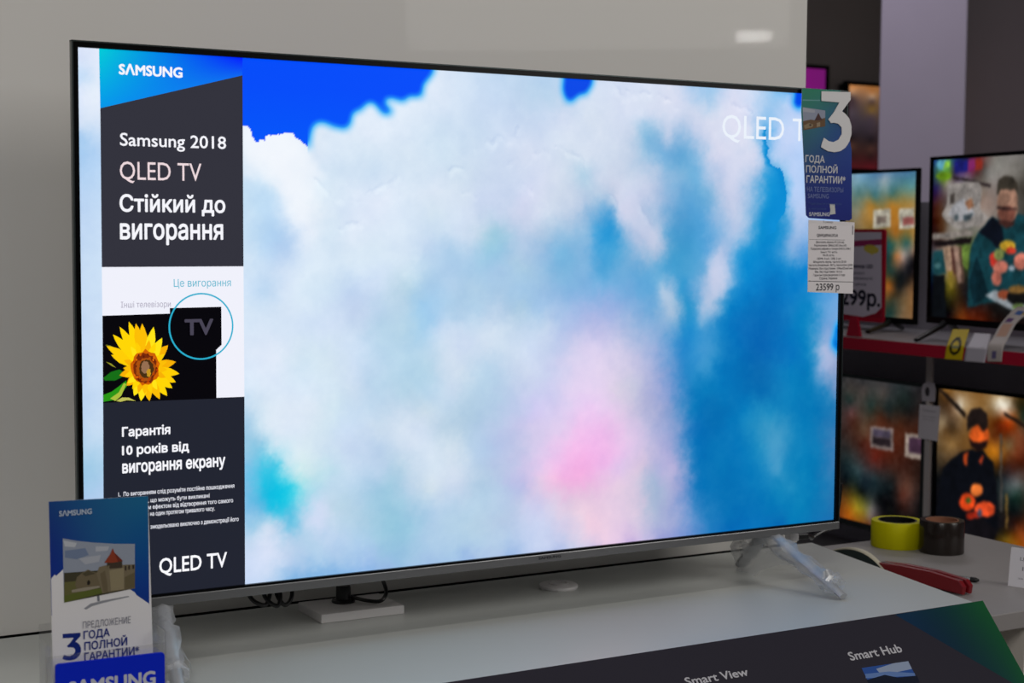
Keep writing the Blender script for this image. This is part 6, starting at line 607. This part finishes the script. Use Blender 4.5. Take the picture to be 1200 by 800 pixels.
def shelf_tv(p, phi, width, height, cpts, polys, label, foot, zbase, pts_soft=10, left=None, far_end=True, frame=M_BEZEL):
    """A smaller set whose front faces the aisle; p is a top corner of the front."""
    f = math.radians(phi); e1 = Vector((-math.sin(f), -math.cos(f), 0)); nrm = Vector((-math.cos(f), math.sin(f), 0))
    o = thing('television', (p[0], p[1], zbase), label, 'television', rz=math.atan2(e1.y, e1.x), group=None)
    x0, x1 = (0.0, width) if left else (-width, 0.0); zt = p[2]-zbase; zb = zt-height
    mb = MB(); b = .009
    for q in ((x0, x0+b, zb, zt), (x1-b, x1, zb, zt), (x0+b, x1-b, zt-b, zt), (x0+b, x1-b, zb, zb+.016)): mb.box(q[0], q[1], -.004, .007, q[2], q[3])
    mb.build('bezel', frame, o)
    MB().box(x0+.002, x1-.002, .007, .010, zb+.002, zt-.002).box(x0+.03, x1-.03, .010, .03, zb+.012, zt-.03, .006).box(x0+.12, x1-.12, .03, .06, zb+.02, zt-.14, .01).build('back_housing', M_BLACK, o)
    a = Art(); xs = np.linspace((x0+b)*1000, (x1-b)*1000, 300); zs = np.linspace((zb+.016-zt)*1000, (-b)*1000, 172); X, Z = np.meshgrid(xs, zs)
    n5, n9 = fbm(X, Z, 20, 4, 5), fbm(X, Z, 20, 4, 9)
    C = idw(cpts, X+5*n5, Z+5*n9, pts_soft)+(fbm(X, Z, 16, 4, 13)*10)[..., None]
    for _k, c, p in polys:
        m = blur(inside(p, X+3*n9, Z+3*n5).astype(float), 1)[..., None]
        C = C*(1-m)+(np.array(c)*(1+.35*fbm(X, Z, 22, 4, 17)[..., None]))*m
    a.grid(xs, zs, C)
    a.build('screen', M_SCREEN, o, loc=(0, .002, zt))
    for fx in foot:
        mb = MB()
        for dx, dy in ((.05, -.12), (-.05, .09)) if len(foot) > 1 else ((0, 0),):
            mb.tube([(fx, .012, zb+.012), (fx+dx*.2, dy*.25+.01, zb*.85), (fx+dx, dy, .005)], [.009, .008, .006], 8, 1.3, .8)
        mb.build('foot', M_BLACK, o, smooth=True)
    return o
g = 'small televisions on the shop shelving'
for o in (shelf_tv((1.98, 1.3323, 1.6727), 1.3, .73, .4126, TV1C, TV1P, 'television on the upper shelf behind the red price sign, showing an orange wall', (-.10, -.63), SZ),
          shelf_tv((1.88, 1.1881, 1.6919), 8, .73, .4153, TV2C, TV2P, 'television on the upper shelf showing a man in a green jacket eating', (.07, .63), SZ, left=True),
          shelf_tv((1.95, 1.2595, 1.1109), 3, .73, .42, TV3C, TV3P, 'dim television on the lower shelf showing framed pictures on a dark red wall', (-.10, -.63), .60, frame=M_SIDE),
          shelf_tv((1.88, 1.1541, 1.123), 0, .73, .42, TV4C, TV4P, 'television on the lower shelf showing a bearded man lit orange, holding food', (.10, .63), .60, left=True)):
    o['group'] = g
# red-framed price sign standing at the shelf edge
FACE = -math.pi/2
t = thing('price_sign', (1.755, 1.3, SZ), 'red-framed price sign on the upper shelf in front of the orange-wall television', 'price sign', rz=FACE)
ofs = .3
sb = [(-438.0+300, 272), (-216.5+300, 272), (-209.5+300, 46), (-431+300, 46)]
sb = [(p[0], p[1]) for p in sb]
sh = lambda L: [(k, c, [(q[0]+300, q[1]) for q in pp]) for k, c, pp in L]
a = Art(); a.slab((190, 24, 54), rrect(sb[0][0]+2, sb[1][0]+3, 40, 274, 274, 8), .006)
a.ops(sh(SIGN_P)); a.texts([(s, x0+300, x1+300, z, h, r, c, b) for s, x0, x1, z, h, r, c, b in SIGN_T]); a.build('frame', M_GLOSSPRINT, t)
MB().prism([(-.040, .0006), (.012, .0006), (-.002, .05), (-.026, .05)], -.0075, -.0005, 'y').build('stand', M_RED, t)
# labels on the upper rail: strips that follow the rail face and then lean back over the shelf
def strip(name, L, R, colour, label, cat, nw=14, sub=10):
    def fine(P):
        P = [Vector(p) for p in P]; return [P[i].lerp(P[i+1], k/sub) for i in range(len(P)-1) for k in range(sub)]+[P[-1]]
    L, R = (L, R) if len(L) > 12 else (fine(L), fine(R)); n = len(L); verts, faces, cl = [], [], []
    for k in range(n):
        for i in range(nw+1): verts.append(tuple(L[k].lerp(R[k], i/nw))); cl.append(colour(i/nw, k/(n-1)))
    for k in range(n-1):
        for i in range(nw): j = k*(nw+1)+i; faces.append((j, j+1, j+nw+2, j+nw+1))
    me = bpy.data.meshes.new(name); me.from_pydata(verts, [], faces)
    a = me.color_attributes.new('Col', 'FLOAT_COLOR', 'POINT'); a.data.foreach_set('color', [x for c in cl for x in (*L3(c), 1.0)])
    o = link(name, me, M_PRINT, smooth=True); md = o.modifiers.new('thick', 'SOLIDIFY'); md.thickness = .0006; md.offset = -1
    return tag(o, label, cat)
def c_sticker(u, v):
    q = math.hypot((u-.50)/.33, (v-.47)/.30)
    if .62 < q < 1: return (40, 40, 14)
    if q < .62 and abs(v-.47) < .05: return (190, 188, 140)
    return (240, 208, 20)
strip('shelf_sticker', [(1.7125, .9595, 1.2063), (1.7125, .953, 1.2385), (1.757, .9795, 1.2742)], [(1.7125, .9045, 1.2073), (1.7125, .899, 1.2390), (1.757, .9268, 1.2771)], c_sticker, 'yellow sticker with a black ring on the red upper shelf rail', 'sticker', 20, 14)
strip('shelf_label', [(1.7125, .8990, 1.2055), (1.7125, .8925, 1.2385), (1.75, .9062, 1.2698)], [(1.7125, .834, 1.2066), (1.7125, .827, 1.2390), (1.75, .8539, 1.2709)], lambda u, v: (222, 216, 230) if v < .5 else (242, 236, 248), 'white label beside the yellow sticker on the red rail', 'label', 8)
def c_ribbon(u, v):
    c = (222, 210, 206)
    if .40 < v < .62 and .15 < u < .85: c = (226, 176, 150)
    if .64 < v < .72 and .2 < u < .6: c = (110, 60, 130)
    if .78 < v < .88 and .3 < u < .75: c = (60, 110, 190)
    if .82 < v and u > .78: c = (200, 170, 70)
    if .04 < v < .13 and .3 < u < .6: c = (120, 110, 160)
    return c
strip('paper_strip', curve_pts([(1.711, .8265, 1.2101), (1.7115, .8255, 1.2461), (1.735, .8330, 1.2646), (1.765, .8405, 1.2928), (1.79, .8341, 1.3201), (1.812, .8317, 1.334)], 8), curve_pts([(1.711, .7829, 1.2125), (1.7115, .7793, 1.2454), (1.735, .7862, 1.2675), (1.765, .7949, 1.2953), (1.79, .7935, 1.3142), (1.812, .7865, 1.3335)], 8), c_ribbon, 'pale curling paper strip with small icons hanging from the man television to the rail', 'strip')
t = thing('hang_card', (1.862, 1.16, 0.98), 'white card hanging between the two lower-shelf televisions', 'card', rz=FACE)
cy = 1.16
a = Art(); a.slab((242, 236, 246), [(-33, 3.5), (35.3, 3), (41, 91.4), (-29.9, 89.8)], .0008)
a.texts([('Товар дня', -20, 26, 74, 5, 'H', (150, 146, 158), .01), ('скидка на модели', -22, 28, 60, 3, 'H', (160, 156, 166), 0), ('этой серии', -16, 22, 52, 3, 'H', (160, 156, 166), 0)]); a.build('card', M_PRINT, t)
MB().tube([(0, 0, .0885), (0, 0, .101)], .002, 6).build('hook', M_WHITE, t)
a = Art(); a.slab((206, 200, 212), [(-22, 98), (22, 101), (24, 130), (20, 146), (-2, 150), (-20, 142), (-24, 128)], .0008); a.poly((70, 66, 74), [(-4+8*math.cos(q*.3), 124+12*math.sin(q*.3)) for q in range(21)]); a.build('round_tab', M_PRINT, t)

# ------------------------------------------------------------------ televisions on the far wall
def wall_tv(x0, x1, z0, z1, label, cpts):
    o = thing('television', ((x0+x1)/2, 4.62, z0), label, 'television', group='televisions on the far charcoal wall')
    w2, h = (x1-x0)/2, z1-z0; mb = MB(); b = .02
    for q in ((-w2, -w2+b, 0, h), (w2-b, w2, 0, h), (-w2+b, w2-b, h-b, h), (-w2+b, w2-b, 0, b)): mb.box(q[0], q[1], -.03, 0, q[2], q[3])
    mb.build('bezel', M_BEZEL, o); MB().box(-w2+.01, w2-.01, 0, .04, .01, h-.01).build('back_housing', M_BLACK, o)
    a = Art(); xs = np.linspace((-w2+b)*1000, (w2-b)*1000, 40); zs = np.linspace(b*1000, (h-b)*1000, 60); X, Z = np.meshgrid(xs, zs)
    a.grid(xs, zs, idw([((q[0]-x0)*1000-w2*1000, (q[1]-z0)*1000)+tuple(q[2:]) for q in cpts], X, Z, 14)); a.build('screen', M_SCREEN, o, loc=(0, -.022, 0)); return o
wall_tv(3.55, 4.487, 1.84, 2.375, 'television on the far wall with a plain magenta screen', [(4.4, 2.3, 112, 22, 104), (4.3, 2.2, 120, 18, 112), (4.0, 2.1, 120, 20, 110), (4.45, 2.0, 110, 20, 104)])
wall_tv(4.605, 5.15, 1.83, 2.305, 'television on the far wall showing orange and dark bands', [(4.65, 2.285, 176, 112, 62), (4.79, 2.275, 150, 96, 50), (4.65, 2.26, 206, 146, 96), (4.79, 2.250, 160, 104, 60), (4.65, 2.24, 150, 120, 98), (4.79, 2.230, 184, 156, 126), (4.65, 2.22, 62, 46, 48), (4.79, 2.210, 66, 48, 50), (4.65, 2.17, 66, 52, 58), (4.79, 2.160, 118, 88, 40), (4.65, 2.14, 72, 62, 70), (4.79, 2.130, 70, 56, 60), (4.65, 2.1, 56, 46, 54), (4.79, 2.090, 58, 48, 56), (4.65, 2.05, 56, 46, 52), (4.79, 2.040, 50, 40, 46), (4.65, 2.01, 22, 16, 20), (4.79, 2.000, 24, 18, 22), (4.65, 1.965, 82, 52, 42), (4.79, 1.955, 70, 44, 38), (4.65, 1.93, 40, 24, 22), (4.79, 1.920, 36, 20, 20), (4.65, 1.87, 70, 22, 26), (4.79, 1.860, 80, 20, 26), (5.05, 2.25, 120, 84, 50), (5.05, 2.05, 50, 40, 46)])
